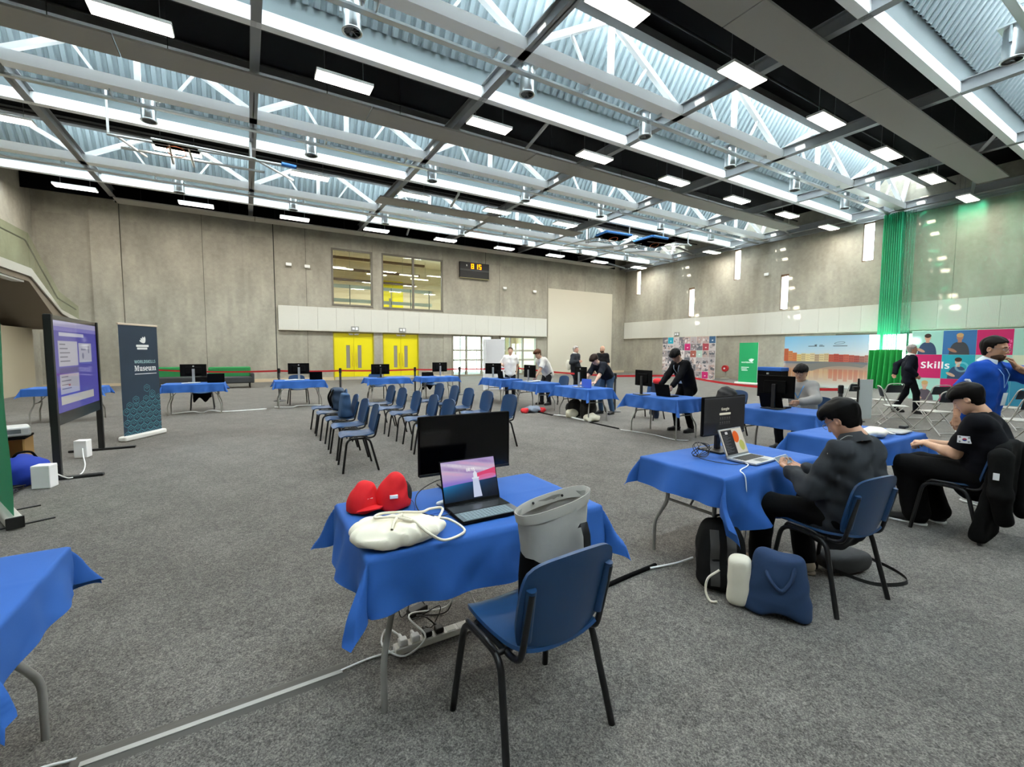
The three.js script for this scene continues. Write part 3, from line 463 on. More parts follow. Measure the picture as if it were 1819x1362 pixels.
// cloth over a 1.2 x 0.7 table: falls at the edges, gathers at the corners
const clothBlue = mat('#2158a4', 0.8, 0, { bumpMap: weaveBump, bumpScale: 0.0006 });
function clothGeo(w, d, o, s, wave = 1) {
  const k0 = seed; seed = s; const ph = [0, 1, 2, 3, 4, 5, 6, 7].map(() => rnd(0, 6.28)), fr = [0, 1, 2, 3].map(() => rnd(9, 15)); seed = k0;
  const [ol, or, on, of] = o, hx = w / 2, hz = d / 2, rows = [], X = [], Z = [];
  const axis = (h, a, b) => { const L = []; for (let i = 0; i <= 13; i++) L.push(-h - a + a * i / 14); for (let i = 0; i <= 44; i++) L.push(-h + 2 * h * i / 44); for (let i = 1; i <= 14; i++) L.push(h + b * i / 14); return L; };
  for (const x of axis(hx, ol, or)) {
    const row = [];
    for (const z of axis(hz, of, on)) {
      const ex = Math.max(0, Math.abs(x) - hx), ez = Math.max(0, Math.abs(z) - hz), sx = Math.sign(x), sz = Math.sign(z), cx = Math.max(-hx, Math.min(hx, x)), cz = Math.max(-hz, Math.min(hz, z));
      const wav = (u, i) => (0.5 + 0.5 * Math.sin(u * fr[i] + ph[i])) * 0.6 + (0.5 + 0.5 * Math.sin(u * fr[i] * 2.1 + ph[i + 4])) * 0.4;
      let p;
      if (!ex && !ez) p = V(x, 0.738 + 0.0015 * Math.sin(x * 23 + ph[0]) * Math.sin(z * 17 + ph[1]), z);
      else if (ex && !ez) { const q = 0.012 + 0.075 * wave * wav(z, sx < 0 ? 0 : 1) * Math.pow(ex / 0.25, 1.2) * (1 - 0.5 * Math.pow(Math.abs(z) / hz, 8)); p = V(sx * (hx + Math.min(q, ex)), 0.738 - Math.sqrt(Math.max(0, ex * ex - Math.min(q, ex) ** 2 * 0.5)) + 0.004, cz); }
      else if (ez && !ex) { const q = 0.012 + 0.075 * wave * wav(x, sz < 0 ? 2 : 3) * Math.pow(ez / 0.25, 1.2) * (1 - 0.5 * Math.pow(Math.abs(x) / hx, 8)); p = V(cx, 0.738 - Math.sqrt(Math.max(0, ez * ez - Math.min(q, ez) ** 2 * 0.5)) + 0.004, sz * (hz + Math.min(q, ez))); }
      else {
        const r = Math.hypot(ex, ez), th = Math.atan2(ez, ex), f = Math.sin(2 * th), out = r * (0.07 + 0.42 * f * f), side = 0.35 * r * Math.sin(4 * th) * 0.35, dgx = Math.SQRT1_2, drop = Math.sqrt(Math.max(0.0001, r * r - out * out));
        p = V(sx * (hx + out * (th < 0.78 ? 0.78 : 0.62) + side * 0.5), 0.742 - drop, sz * (hz + out * (th < 0.78 ? 0.62 : 0.78) - side * 0.5));
      }
      if (ex || ez) { const dp = Math.min(1, (0.738 - p.y) / 0.2), wr = 0.007 * dp * (wob(p.x + ph[2], p.y, p.z + ph[3], 19) + 0.5 * Math.sin(p.x * 31 - p.y * 26 + p.z * 29 + ph[4])); if (ex) p.x += sx * (wr + 0.004 * dp); if (ez) p.z += sz * (wr + 0.004 * dp); } else p.y += 0.0016 * Math.exp(-Math.pow((x - 0.12) / 0.012, 2)) + 0.0016 * Math.exp(-Math.pow((z + 0.03) / 0.012, 2));
      row.push(p);
    }
    rows.push(row);
  }
  const g = ruled(rows); return g;
}
const tables = [
  ['T1', 0.99, -2.1, 0, [0.23, 0.22, 0.24, 0.2], 'with the grey bag chair in front', 'carrying a lit laptop and white drawstring bag'],
  ['T2', 3.24, -2.07, 0, [0.2, 0.2, 0.3, 0.2], 'in front of the man with the phone', 'under the monitor showing a search page'],
  ['T0', -1.27, -2.11, 0, [0.2, 0.17, 0.22, 0.2], 'that stands alone beside the floor cable cover', 'with nothing on it, beside the floor cable cover'],
  ['T4', 5.35, -2.05, 0, [0.25, 0.24, 0.22, 0.22], 'in front of the man in the black T-shirt', 'strewn with a white bag and grey cloth'],
  ['T3', 6.7, -3.5, 1, [0.25, 0.3, 0.22, 0.24], 'of the man in the grey hoodie', 'in front of the man in the grey hoodie'],
  ['T5', 6.72, -5.68, 1, [0.25, 0.25, 0.22, 0.24], 'of the standing man in black', 'of the standing man in black'],
  ['T6', 6.72, -8.02, 1, [0.24, 0.25, 0.22, 0.24], 'with bags beneath it and a man leaning on it', 'that a man in navy leans on'],
  ['T7', 6.7, -9.98, 1, [0.24, 0.25, 0.2, 0.22], 'of the bending man in a white shirt', 'of the bending man in white'],
  ['T8', 6.65, -11.75, 1, [0.22, 0.2, 0.2, 0.22], 'of the upright man in a white shirt', 'of the upright man in white'],
  ['T9', 5.25, -13.55, 0, [0.16, 0.16, 0.16, 0.18], 'in the back row nearest the glass doors', 'in the back row nearest the glass doors'],
  ['T10', 3.67, -13.65, 0, [0.16, 0.16, 0.18, 0.18], 'in the back row before the yellow doors', 'in the back row before the yellow doors'],
  ['T11', 1.22, -13.55, 0, [0.16, 0.16, 0.2, 0.18], 'in the back row before the bare concrete', 'in the back row before bare concrete'],
  ['T12', -1.12, -13.35, 0, [0.16, 0.16, 0.2, 0.18], 'near the green sofas', 'near the green sofas'],
  ['T13', -3.36, -13.15, 0, [0.16, 0.16, 0.16, 0.18], 'half hidden behind the big screen', 'half hidden behind the big screen'],
];
let tableProto;
tables.forEach(([id, x, z, turned, o, la, lb], i) => {
  const ry = turned ? Math.PI / 2 : 0;
  if (!tableProto) { tableProto = makeTable('folding table ' + la, 'folding tables under blue cloths'); tableProto.position.set(x, 0, z); } else copy(tableProto, [x, 0, z], ry, 'folding table ' + la);
  const geo = clothGeo(1.21, 0.71, o, 100 + i * 17, id === 'T2' ? 1.6 : 1);
  if (id === 'T2') {   // long loose fall at the front
    const p = geo.attributes.position; for (let k = 0; k < p.count; k++) if (p.getZ(k) > 0.356) { const f = (0.735 - p.getY(k)), g = 0.5 + 0.5 * Math.sin(p.getX(k) * 9 + 0.4); p.setY(k, p.getY(k) - f * (0.1 + 0.15 * g)); p.setZ(k, p.getZ(k) + f * 0.12 * Math.sin(p.getX(k) * 21 + p.getY(k) * 9)); } geo.computeVertexNormals();
  }
  const c = solo('tablecloth', 'royal blue cloth over the folding table ' + lb, 'tablecloth', geo, clothBlue, 'blue tablecloths'); c.position.set(x, 0, z); c.rotation.y = ry;
});
// ---- screens
const screenOff = mat('#030406', 0.12), silver = mat('#bfc1c2', 0.35, 0.7);
function monitor(label, pos, turn, { w = 0.55, h = 0.325, lift = 0.13, stand = black, screen, logo = true, tilt = 0, plate = true } = {}) {
  const t = thing('computer_monitor', label, 'monitor', pos, turn, 'computer monitors on the tables'), y0 = lift, y1 = lift + h;
  part('casing', [rbx(-w / 2, w / 2, y0, y1, -0.028, 0.0, 0.008), rbx(-w * 0.3, w * 0.3, y0 + h * 0.2, y1 - h * 0.22, -0.05, -0.025, 0.015)], blackMatte, t);
  part('screen', uvPlane(w - 0.014, h - 0.025).translate(0, (y0 + y1) / 2 + 0.0055, 0.0012), screen || screenOff, t);
  part('chin', rbx(-w / 2 + 0.002, w / 2 - 0.002, y0 + 0.001, y0 + 0.016, -0.004, 0.003, 0.002), mat('#1b1c1e', 0.4), t);
  part('stand_column', rbx(-0.028, 0.028, 0.008, y0 + h * 0.62, -0.075, -0.046, 0.006), stand, t);
  part('stand_base', plate ? rbx(-0.13, 0.13, 0, 0.012, -0.16, 0.06, 0.005) : new THREE.CylinderGeometry(0.11, 0.115, 0.012, 28).translate(0, 0.006, -0.05), stand, t);
  if (logo) part('logo_disc', new THREE.CylinderGeometry(0.019, 0.019, 0.003, 20).rotateX(Math.PI / 2).translate(0, y1 - 0.05, -0.0295), silver, t);
  return t;
}
function glow(tex, k = 0.9) { return new THREE.MeshStandardMaterial({ color: '#050505', roughness: 0.25, emissive: '#ffffff', emissiveMap: tex, emissiveIntensity: k }); }
function uvPlane(w, h) { return new THREE.PlaneGeometry(w, h); }
function laptop(label, pos, turn, { w = 0.33, d = 0.225, open = 1.85, body = blackMatte, keys = mat('#16181a', 0.5), screen, deckMat, halfKeys } = {}) {
  const t = thing('laptop', label, 'laptop', pos, turn, 'laptops on the tables');
  part('base', rbx(-w / 2, w / 2, 0.001, 0.017, -d / 2, d / 2, 0.005), body, t);
  const z0 = halfKeys ? 0.01 : -d * 0.36, z1 = halfKeys ? d * 0.47 : d * 0.1, xw = halfKeys ? w * 0.8 : w * 0.86;
  if (deckMat) part('key_deck', bx(-w / 2 + 0.004, w / 2 - 0.004, 0.0165, 0.0175, z0 - 0.005, d / 2 - 0.004), deckMat, t);
  const kg = []; for (let r = 0; r < 5; r++) for (let c = 0; c < 14; c++) { const kx = -w * 0.43 + (c + 0.5) * xw / 14, kz = z0 + (r + 0.5) * (z1 - z0) / 5; kg.push(bx(kx - xw / 14 * 0.41, kx + xw / 14 * 0.41, 0.0172, 0.0195, kz - (z1 - z0) / 5 * 0.41, kz + (z1 - z0) / 5 * 0.41)); }
  part('keyboard', kg, keys, t).userData.kind = 'stuff';
  part('touchpad', halfKeys ? bx(w * 0.385, w * 0.48, 0.0172, 0.0178, z0, z1) : bx(-0.055, 0.055, 0.0168, 0.0174, d * 0.16, d * 0.44), mat('#3a3f44', 0.3), t);
  if (halfKeys) part('second_screen', bx(-w * 0.48, w * 0.48, 0.017, 0.018, -d * 0.44, -0.002), mat('#26282a', 0.2), t);
  const lid = new THREE.Group(); lid.name = 'lid'; lid.position.set(0, 0.016, -d / 2 + 0.004); lid.rotation.x = -(open - Math.PI / 2); t.add(lid);
  part('lid_shell', rbx(-w / 2, w / 2, 0, d * 0.98, -0.008, 0, 0.003), body, lid);
  part('display', uvPlane(w - 0.012, d * 0.98 - 0.022).translate(0, d * 0.49 + 0.004, 0.0012), screen || screenOff, lid);
  return t;
}
// ---------------------------------------------------------------- on and around the tables
const TY = 0.742;                      // upper side of the cloths
// search page, wallpapers
const searchTex = canvasTex(512, 288, (c, w, h) => { c.fillStyle = '#2a2b2c'; c.fillRect(0, 0, w, h); c.fillStyle = '#3a3c3e'; c.fillRect(0, 0, w, 12); c.fillStyle = '#e9e6cf'; c.font = 'bold 30px sans-serif'; c.textAlign = 'center'; c.fillText('Google', w / 2, 108); c.beginPath(); c.roundRect(w / 2 - 72, 128, 144, 18, 9); c.fill(); c.fillStyle = '#5b5c58'; for (let r = 0; r < 2; r++) for (let k = 0; k < 5; k++) { c.beginPath(); c.arc(w / 2 - 56 + k * 28, 170 + r * 36, 7, 0, 7); c.fill(); c.fillRect(w / 2 - 66 + k * 28, 182 + r * 36, 20, 3); } });
const lighthouseTex = canvasTex(640, 400, (c, w, h) => {
  let g = c.createLinearGradient(0, 0, 0, h); g.addColorStop(0, '#a996c9'); g.addColorStop(0.25, '#c9b8d2'); g.addColorStop(0.45, '#b79ad0'); g.addColorStop(0.55, '#8d7ad0'); c.fillStyle = g; c.fillRect(0, 0, w, h);
  for (let k = 0; k < 60; k++) { const x = (k * 137) % w, y = 20 + (k * 71) % 130; c.fillStyle = ['rgba(235,225,235,.25)', 'rgba(150,120,180,.2)', 'rgba(230,170,200,.2)'][k % 3]; c.beginPath(); c.ellipse(x, y, 60, 16, 0.1, 0, 7); c.fill(); }
  c.fillStyle = '#e04a78'; c.beginPath(); c.moveTo(400, 150); c.lineTo(640, 110); c.lineTo(640, 190); c.lineTo(400, 210); c.fill(); c.fillStyle = 'rgba(220,120,170,.8)'; c.beginPath(); c.ellipse(500, 200, 140, 30, -0.1, 0, 7); c.fill();
  g = c.createLinearGradient(0, 0, w, 0); g.addColorStop(0, '#1f7fc0'); g.addColorStop(0.5, '#1b4a78'); g.addColorStop(1, '#1c2a44'); c.fillStyle = g; c.beginPath(); c.moveTo(0, 245); c.bezierCurveTo(200, 225, 350, 230, 640, 215); c.lineTo(640, 400); c.lineTo(0, 400); c.fill();
  g = c.createLinearGradient(0, 240, 0, 400); g.addColorStop(0, 'rgba(0,0,0,0)'); g.addColorStop(1, 'rgba(8,14,28,.85)'); c.fillStyle = g; c.fillRect(0, 230, w, 170);
  c.fillStyle = '#c9d3ee'; c.beginPath(); c.moveTo(338, 385); c.lineTo(350, 200); c.lineTo(420, 200); c.lineTo(440, 385); c.fill(); c.fillStyle = '#e6ebf7'; c.fillRect(342, 188, 86, 14); c.fillRect(362, 150, 46, 38); c.beginPath(); c.moveTo(360, 150); c.lineTo(385, 118); c.lineTo(410, 150); c.fill();
  c.fillStyle = '#ffffff'; c.font = 'bold 42px sans-serif'; c.fillText('08:15', 285, 120);
});
const macTex = canvasTex(512, 330, (c, w, h) => { c.fillStyle = '#d9d6c8'; c.fillRect(0, 0, w, h); c.fillStyle = '#e8692a'; c.beginPath(); c.ellipse(330, 110, 70, 80, 0.4, 0, 7); c.fill(); c.fillStyle = '#bcc36a'; c.beginPath(); c.ellipse(420, 230, 60, 70, 0, 0, 7); c.fill(); c.fillStyle = '#2a2c30'; c.fillRect(20, 10, 250, 320); c.fillStyle = '#75777c'; for (let k = 0; k < 12; k++) c.fillRect(40, 70 + k * 20, 60 + (k * 53) % 120, 5); c.fillStyle = '#dadada'; c.beginPath(); c.roundRect(110, 30, 60, 34, 12); c.fill(); });
const codeTex = canvasTex(256, 160, (c, w, h) => { c.fillStyle = '#20242c'; c.fillRect(0, 0, w, h); for (let k = 0; k < 14; k++) { c.fillStyle = ['#8aa0c0', '#c09a6a', '#7a9a70'][k % 3]; c.fillRect(16 + (k % 4) * 8, 12 + k * 10, 40 + (k * 37) % 110, 4); } });

{ // table with the lit laptop
  const m = monitor('large dark monitor behind the lit laptop with lighthouse wallpaper', [1.085, TY, -2.33], -0.02, { w: 0.575, h: 0.34, lift: 0.105, logo: false });
  part('power_light', new THREE.SphereGeometry(0.004, 10, 8).translate(0.06, 0.113, 0.004), new THREE.MeshStandardMaterial({ color: '#ff4080', emissive: '#ff4a90', emissiveIntensity: 3 }), m);
  laptop('open black laptop showing a lighthouse at sunset and a clock', [1.0, TY, -1.955], 0.0, { w: 0.325, d: 0.235, open: 1.88, screen: glow(lighthouseTex, 0.62), halfKeys: true, deckMat: mat('#5d6b70', 0.5), keys: mat('#7e9096', 0.5) });
  // red caps
  const c = onY(668, 905, TY), t = thing('red_hat', 'bright red cap standing behind the white drawstring bag', 'cap', [c.x - 0.055, TY, c.z - 0.03], 0.35, 'red caps on the table');
  const red = mat('#d80d18', 0.8), capGeo = (s) => nets((x, y, z) => { const dome = smax(ell(0, 0.02, 0, 0.085, 0.115, 0.075)(x, y, z), -y + 0.002, 0.01); const fold = ell(0.02, 0.115, 0, 0.035, 0.028, 0.04)(x, y, z); return smin(dome, fold, 0.03) + 0.0022 * wob(x + s, y, z, 55); }, [-0.12, -0.01, -0.11], [0.12, 0.17, 0.11], 0.006);
  part('crown', capGeo(0), red, t); part('brim', shell((u, v) => V(-0.075 + 0.15 * u, 0.005 + 0.02 * Math.sin(u * 3.14) + 0.012, 0.05 + 0.085 * v * Math.sin(u * 3.14)), 12, 6, 0.006), red, t); part('logo', rbx(-0.018, 0.012, 0.055, 0.075, 0.062, 0.0655, 0.001), white, t);
  const t2 = thing('red_hat', 'bright red cap with a dark lining beside the laptop cables', 'cap', [c.x + 0.085, TY, c.z + 0.005], -0.2, 'red caps on the table');
  const cg = capGeo(1); cg.scale(1.05, 1.22, 1.05); part('crown', cg, red, t2); part('lining', nets((x, y, z) => ell(0.06, 0.06, -0.02, 0.04, 0.07, 0.06)(x, y, z), [0, -0.02, -0.1], [0.12, 0.15, 0.06], 0.008), mat('#2c2624', 0.9), t2); part('logo', rbx(-0.02, 0.02, 0.07, 0.086, 0.062, 0.082, 0.001), white, t2);
  // white drawstring bag
  const b = onY(706, 945, TY + 0.03), bag = thing('drawstring_bag', 'white cotton drawstring bag with cords lying on the blue cloth', 'bag', [b.x, TY, b.z], -0.1), cotton = mat('#ece4cf', 0.9, 0, { bumpMap: weaveBump, bumpScale: 0.001 });
  part('pouch', nets((x, y, z) => { const taper = 1 - 0.5 * Math.max(0, x - 0.06) / 0.14, e = Math.pow(Math.pow(Math.abs(x) / 0.2, 3.4) + Math.pow(Math.abs(z - 0.06 * x) / (0.125 * taper), 2.8) + Math.pow(Math.abs(y - 0.04) / (0.055 * (0.85 + 0.15 * Math.cos(x * 9)) * (0.6 + 0.4 * taper)), 2.2), 1 / 2.8) - 1; const f = e * 0.06 + 0.0035 * wob(x, y, z, 24) + 0.0025 * Math.abs(Math.sin(x * 38 - 34 * z + 6 * Math.sin(z * 20))) + 0.0018 * Math.sin(z * 80 + x * 30 + 3 * Math.sin(x * 22)); return smax(f, 0.002 - y, 0.008); }, [-0.24, -0.012, -0.17], [0.24, 0.13, 0.17], 0.005), cotton, bag);
  part('cord', tube([[0.17, 0.06, -0.03], [0.24, 0.04, -0.02], [0.29, 0.008, 0.03], [0.26, 0.006, 0.08], [0.17, 0.012, 0.12], [0.1, 0.06, 0.125], [0.06, 0.094, 0.07], [0.02, 0.104, 0.02]], 0.006, 60), cotton, bag);
  part('cord', tube([[0.18, 0.06, 0], [0.22, 0.08, -0.07], [0.16, 0.09, -0.06], [0.11, 0.096, -0.02], [0.03, 0.104, -0.03], [-0.06, 0.104, -0.05], [-0.09, 0.104, -0.01], [-0.02, 0.107, 0.02], [0.05, 0.098, 0.07]], 0.006, 60), cotton, bag);
  part('cord', tube([[0.02, 0.106, 0], [-0.02, 0.102, 0.05], [-0.04, 0.085, 0.1]], 0.006, 20), cotton, bag);
  solo('earphone_case', 'small white plastic earphone clip beside the laptop', 'accessory', nets((x, y, z) => smin(ell(0, 0.012, 0, 0.03, 0.012, 0.014)(x, y, z), ell(0.025, 0.012, -0.015, 0.02, 0.01, 0.01)(x, y, z), 0.01), [-0.05, -0.005, -0.04], [0.06, 0.03, 0.03], 0.004), white).position.set(onY(784, 897, TY).x, TY, onY(784, 897, TY).z);
  const cab = (n, l, pts, r, m, g) => solo(n, l, 'cable', tube(pts, r, 70, 6), m, g);
  cab('laptop_cable', 'thin black cable arching behind the laptop', [[0.86, TY + 0.012, -2.0], [0.78, TY + 0.006, -1.99], [0.72, TY + 0.006, -2.12], [0.76, TY + 0.05, -2.25], [0.9, TY + 0.09, -2.3], [0.98, TY + 0.05, -2.32]], 0.0025, black);
  cab('laptop_cable', 'thin dark blue cable lying in a curve on the cloth', [[0.84, TY + 0.008, -2.03], [0.7, TY + 0.004, -2.06], [0.74, TY + 0.004, -2.28], [0.66, TY + 0.02, -2.35]], 0.0022, mat('#1d3f8c', 0.6));
  // power on the floor
  const ps = thing('power_strip', 'long white power strip with plugs on the carpet', 'power strip', [0.81, 0, -2.17], 0.0);
  part('body', rbx(-0.21, 0.21, 0, 0.036, -0.03, 0.03, 0.006), mat('#e9e6de', 0.4), ps);
  for (let k = 0; k < 6; k++) part('socket', rbx(-0.19 + k * 0.066, -0.14 + k * 0.066, 0.036, 0.038, -0.022, 0.022, 0.001), mat('#d5d2c8', 0.5), ps);
  for (const [k, m] of [[0, white], [1, white], [2, black], [3, black]]) part('plug', [rbx(-0.188 + k * 0.066, -0.142 + k * 0.066, 0.037, 0.068, -0.024, 0.024, 0.01), rod([-0.165 + k * 0.066, 0.055, -0.02], [-0.165 + k * 0.066, 0.05, -0.06], 0.009)], m, ps);
  cab('power_cable', 'white power cable looping over the power strip', [[0.645, 0.05, -2.23], [0.6, 0.05, -2.32], [0.56, 0.012, -2.25], [0.63, 0.02, -2.1], [0.75, 0.07, -2.12], [0.72, 0.1, -2.3], [0.95, 0.07, -2.32], [1.04, 0.2, -2.3], [1.15, 0.02, -2.25], [1.35, 0.012, -2.2]], 0.005, white, 'white power cables on the floor');
  cab('power_cable', 'white power cable between the cable cover and the power strip', [[0.34, 0.012, -2.165], [0.48, 0.006, -2.19], [0.6, 0.015, -2.17]], 0.006, white, 'white power cables on the floor');
  cab('power_cable', 'white power cable end leaving the floor cable cover', [[-0.6, 0.012, -2.18], [-0.75, 0.006, -2.2], [-1.0, 0.006, -2.12]], 0.006, white, 'white power cables on the floor');
  const ad = solo('power_adapter', 'black laptop power adapter under the table', 'adapter', rbx(-0.06, 0.06, 0, 0.035, -0.03, 0.03, 0.008), black); ad.position.set(0.82, 0, -2.46); ad.rotation.y = 0.3;
  cab('adapter_cable', 'black cable hanging from the cloth to the adapter', [[0.68, 0.6, -2.38], [0.69, 0.3, -2.42], [0.71, 0.03, -2.44], [0.77, 0.02, -2.46]], 0.003, black, 'black cables under the table');
  cab('adapter_cable', 'black cable looping from the adapter to the plugs', [[0.88, 0.02, -2.46], [0.8, 0.12, -2.48], [0.74, 0.04, -2.35], [0.9, 0.1, -2.3], [0.84, 0.02, -2.26], [0.78, 0.055, -2.23]], 0.003, black, 'black cables under the table');
  cab('adapter_cable', 'black cable dropping from the monitor to the floor', [[1.02, 0.6, -2.4], [0.98, 0.3, -2.42], [1.02, 0.1, -2.4], [0.96, 0.012, -2.36], [0.8, 0.02, -2.4], [0.8, 0.09, -2.25], [0.84, 0.055, -2.21]], 0.004, black, 'black cables under the table');
  const cc = thing('cable_cover', 'grey ridged floor cable cover along the carpet', 'cable cover', [-0.125, 0, -2.17], 0.02);
  const prof = [[-0.055, 0], [-0.032, 0.011], [-0.012, 0.014], [0.012, 0.014], [0.032, 0.011], [0.055, 0]]; const eg = extrude(prof, 0.98); eg.rotateY(Math.PI / 2); eg.translate(-0.49, 0, 0); part('ramp', eg, mat('#55524c', 0.75), cc);
  part('light_strip', bx(-0.46, 0.47, 0.0115, 0.0145, 0.008, 0.033), mat('#a6a49e', 0.6), cc);
  cab('floor_cable', 'black taped cable running between two tables', [[1.3, 0.012, -2.2], [1.75, 0.01, -2.1], [2.2, 0.012, -2.12], [2.5, 0.01, -2.14]], 0.016, blackMatte);
  cab('power_cable', 'two white cables joining the taped cable at the black backpack', [[2.42, 0.014, -2.12], [2.65, 0.012, -2.08], [2.8, 0.03, -2.05]], 0.008, white, 'white power cables on the floor');
}
{ // grey roll-top bag on the front chair
  const t = thing('roll_top_backpack', 'open grey and black roll-top backpack standing on the blue chair', 'backpack', [1.1, 0.46, -1.49], 0.06), N = 36;
  const ring = (y, wx, wz, sag, tilt, cz = 0) => { const r = []; for (let k = 0; k <= N; k++) { const a = 2 * Math.PI * k / N, c = Math.cos(a), s = Math.sin(a); r.push(V(wx * Math.sign(c) * Math.pow(Math.abs(c), 0.85), y + sag * s + tilt * c, cz + wz * Math.sign(s) * Math.pow(Math.abs(s), 0.8))); } return r; };
  const fold = (r, k) => r.map((p, i) => p.clone().add(V(0, 0.004 * Math.sin(i * 1.7 + k), 0.006 * Math.sin(i * 0.9 + k * 2))));
  part('body', ruled([ring(0.005, 0.03, 0.02, 0, 0), ring(0.005, 0.15, 0.07, 0, 0), ring(0.05, 0.165, 0.085, 0, 0), ring(0.16, 0.165, 0.088, 0, 0), fold(ring(0.255, 0.16, 0.085, -0.02, -0.01), 1)]), blackMatte, t);
  const upper = mat('#a6a49e', 0.85, 0, { bumpMap: weaveBump, bumpScale: 0.0008 });
  part('upper_sleeve', ruled([fold(ring(0.225, 0.156, 0.082, -0.02, -0.01), 1), fold(ring(0.3, 0.158, 0.085, -0.01, 0), 2), fold(ring(0.38, 0.168, 0.075, -0.004, 0.012), 3), fold(ring(0.45, 0.182, 0.062, -0.004, 0.018), 4)]), upper, t);
  part('rim', ruled([ring(0.42, 0.186, 0.07, -0.004, 0.02), ring(0.463, 0.196, 0.07, -0.004, 0.024), ring(0.463, 0.19, 0.063, -0.004, 0.024), ring(0.42, 0.174, 0.06, -0.004, 0.018)]), mat('#b5b2aa', 0.8), t);
  part('snap', new THREE.SphereGeometry(0.006, 10, 8).translate(-0.07, 0.447, -0.052), black, t); part('snap', new THREE.SphereGeometry(0.006, 10, 8).translate(0.09, 0.452, -0.05), black, t);
  part('strap', ruled([[V(0.05, 0.36, 0.095), V(0.09, 0.36, 0.095)], [V(0.05, 0.385, 0.11), V(0.09, 0.385, 0.11)], [V(0.06, 0.33, 0.12), V(0.1, 0.33, 0.12)], [V(0.08, 0.24, 0.105), V(0.12, 0.24, 0.105)], [V(0.08, 0.1, 0.09), V(0.12, 0.1, 0.09)]]), mat('#1c1c1d', 0.7), t);
  part('strap', tube([[-0.13, 0.2, 0.08], [-0.17, 0.1, 0.1], [-0.15, 0.02, 0.12], [-0.09, 0.03, 0.11], [-0.12, 0.08, 0.1]], 0.01, 30), mat('#141415', 0.8), t);
}
{ // table of the man with the phone
  monitor('slim black monitor showing a dark search page', [3.35, TY, -2.2], -0.02, { w: 0.54, h: 0.315, lift: 0.14, screen: glow(searchTex, 0.5), logo: false });
  laptop('open silver laptop with an orange picture on its screen', [3.25, TY, -1.9], 0.05, { w: 0.31, d: 0.22, open: 1.95, body: mat('#b4b6b8', 0.35, 0.6), screen: glow(macTex, 0.55) });
  const coil = []; for (let k = 0; k < 60; k++) { const a = k * 0.42; coil.push([2.98 + 0.075 * Math.cos(a) * (1 + 0.15 * Math.sin(k)), TY + 0.06 + 0.055 * Math.sin(a) + 0.0, -2.15 + 0.03 * Math.sin(k * 0.9)]); }
  coil.push([3.05, TY + 0.05, -2.2], [3.25, TY + 0.03, -2.24]); coil.unshift([3.1, TY + 0.004, -1.86], [2.98, TY + 0.004, -1.9], [2.9, TY + 0.02, -2.1]);
  solo('coiled_cable', 'black video cable coiled up beside the monitor', 'cable', tube(coil, 0.0028, 260, 6), black);
  solo('charging_cable', 'white charging cable running off the cloth edge to the floor', 'cable', tube([[3.11, TY + 0.008, -1.93], [3.09, TY + 0.006, -1.84], [3.02, TY + 0.006, -1.8], [2.86, TY + 0.008, -1.75], [2.83, TY - 0.02, -1.695], [2.84, 0.55, -1.685], [2.85, 0.3, -1.69], [2.88, 0.2, -1.75], [2.76, 0.2, -1.8], [2.7, 0.1, -1.82], [2.78, 0.01, -1.86]], 0.004, 90, 6), white);
  // bags on the floor
  const bp = thing('backpack', 'black padded backpack leaning on the carpet beside the blue table', 'backpack', [2.66, 0, -1.74], -0.8), bl = mat('#131313', 0.8, 0, { specularIntensity: 0.3 });
  part('body', nets((x, y, z) => { const w = 0.15 - 0.05 * Math.max(0, (y - 0.3) / 0.15), e = Math.pow(Math.pow(Math.abs(x) / w, 3) + Math.pow(Math.abs(z + 0.28 * (y - 0.2)) / 0.095, 2.6), 1 / 2.8) - 1; return smax(e * 0.09, Math.abs(y - 0.22) - 0.21, 0.07) + 0.002 * wob(x, y, z, 42); }, [-0.2, -0.01, -0.28], [0.2, 0.46, 0.24], 0.009), bl, bp);
  for (const s of [-1, 1]) part('shoulder_strap', ruled(Array.from({ length: 12 }, (_, k) => { const y = 0.06 + k * 0.03, z = 0.104 - 0.28 * (y - 0.2) + 0.012 * Math.sin(k); return [V(s * 0.05 - 0.028, y, z), V(s * 0.05 + 0.028, y, z)]; })), mat('#3a3836', 0.85), bp);
  part('grab_handle', tube([[-0.03, 0.42, -0.06], [-0.02, 0.455, -0.06], [0.02, 0.455, -0.06], [0.03, 0.42, -0.06]], 0.008, 16), bl, bp);
  part('front_pocket', nets((x, y, z) => smax(ell(0, 0.15, -0.085, 0.12, 0.13, 0.05)(x, y, z), -0.2 + y * 0.2, 0.02), [-0.15, 0.0, -0.16], [0.15, 0.32, 0.0], 0.012), mat('#262524', 0.85), bp);
  const tt = thing('tote_bag', 'navy denim tote bag slumped on the carpet behind the chair', 'bag', [2.66, 0, -1.38], -1.08), denim = mat('#233a5c', 0.9, 0, { bumpMap: weaveBump, bumpScale: 0.0012 });
  part('pouch', nets((x, y, z) => { const w = 0.18 - 0.2 * Math.max(0, y - 0.1), e = Math.pow(Math.pow(Math.abs(x - 0.04 * y) / w, 3) + Math.pow(Math.abs(z) / (0.1 - 0.16 * Math.max(0, y - 0.1)), 2.4), 1 / 2.7) - 1; const q = smax(e * 0.07, Math.abs(y - 0.195) - 0.19 + 0.02 * Math.sin(x * 20 + 1), 0.05) + 0.0035 * wob(x, y, z, 26); return smax(q, 0.003 - y, 0.01); }, [-0.25, -0.01, -0.15], [0.25, 0.43, 0.15], 0.008), denim, tt);
  part('handle', tube([[-0.06, 0.3, 0.03], [-0.03, 0.24, 0.095], [0.03, 0.19, 0.105], [0.08, 0.27, 0.085], [0.09, 0.36, 0.03]], 0.011, 30), denim, tt);
  const ws = thing('drawstring_bag', 'small cream drawstring bag squeezed beside the navy tote', 'bag', [2.56, 0, -1.52], -1.1);
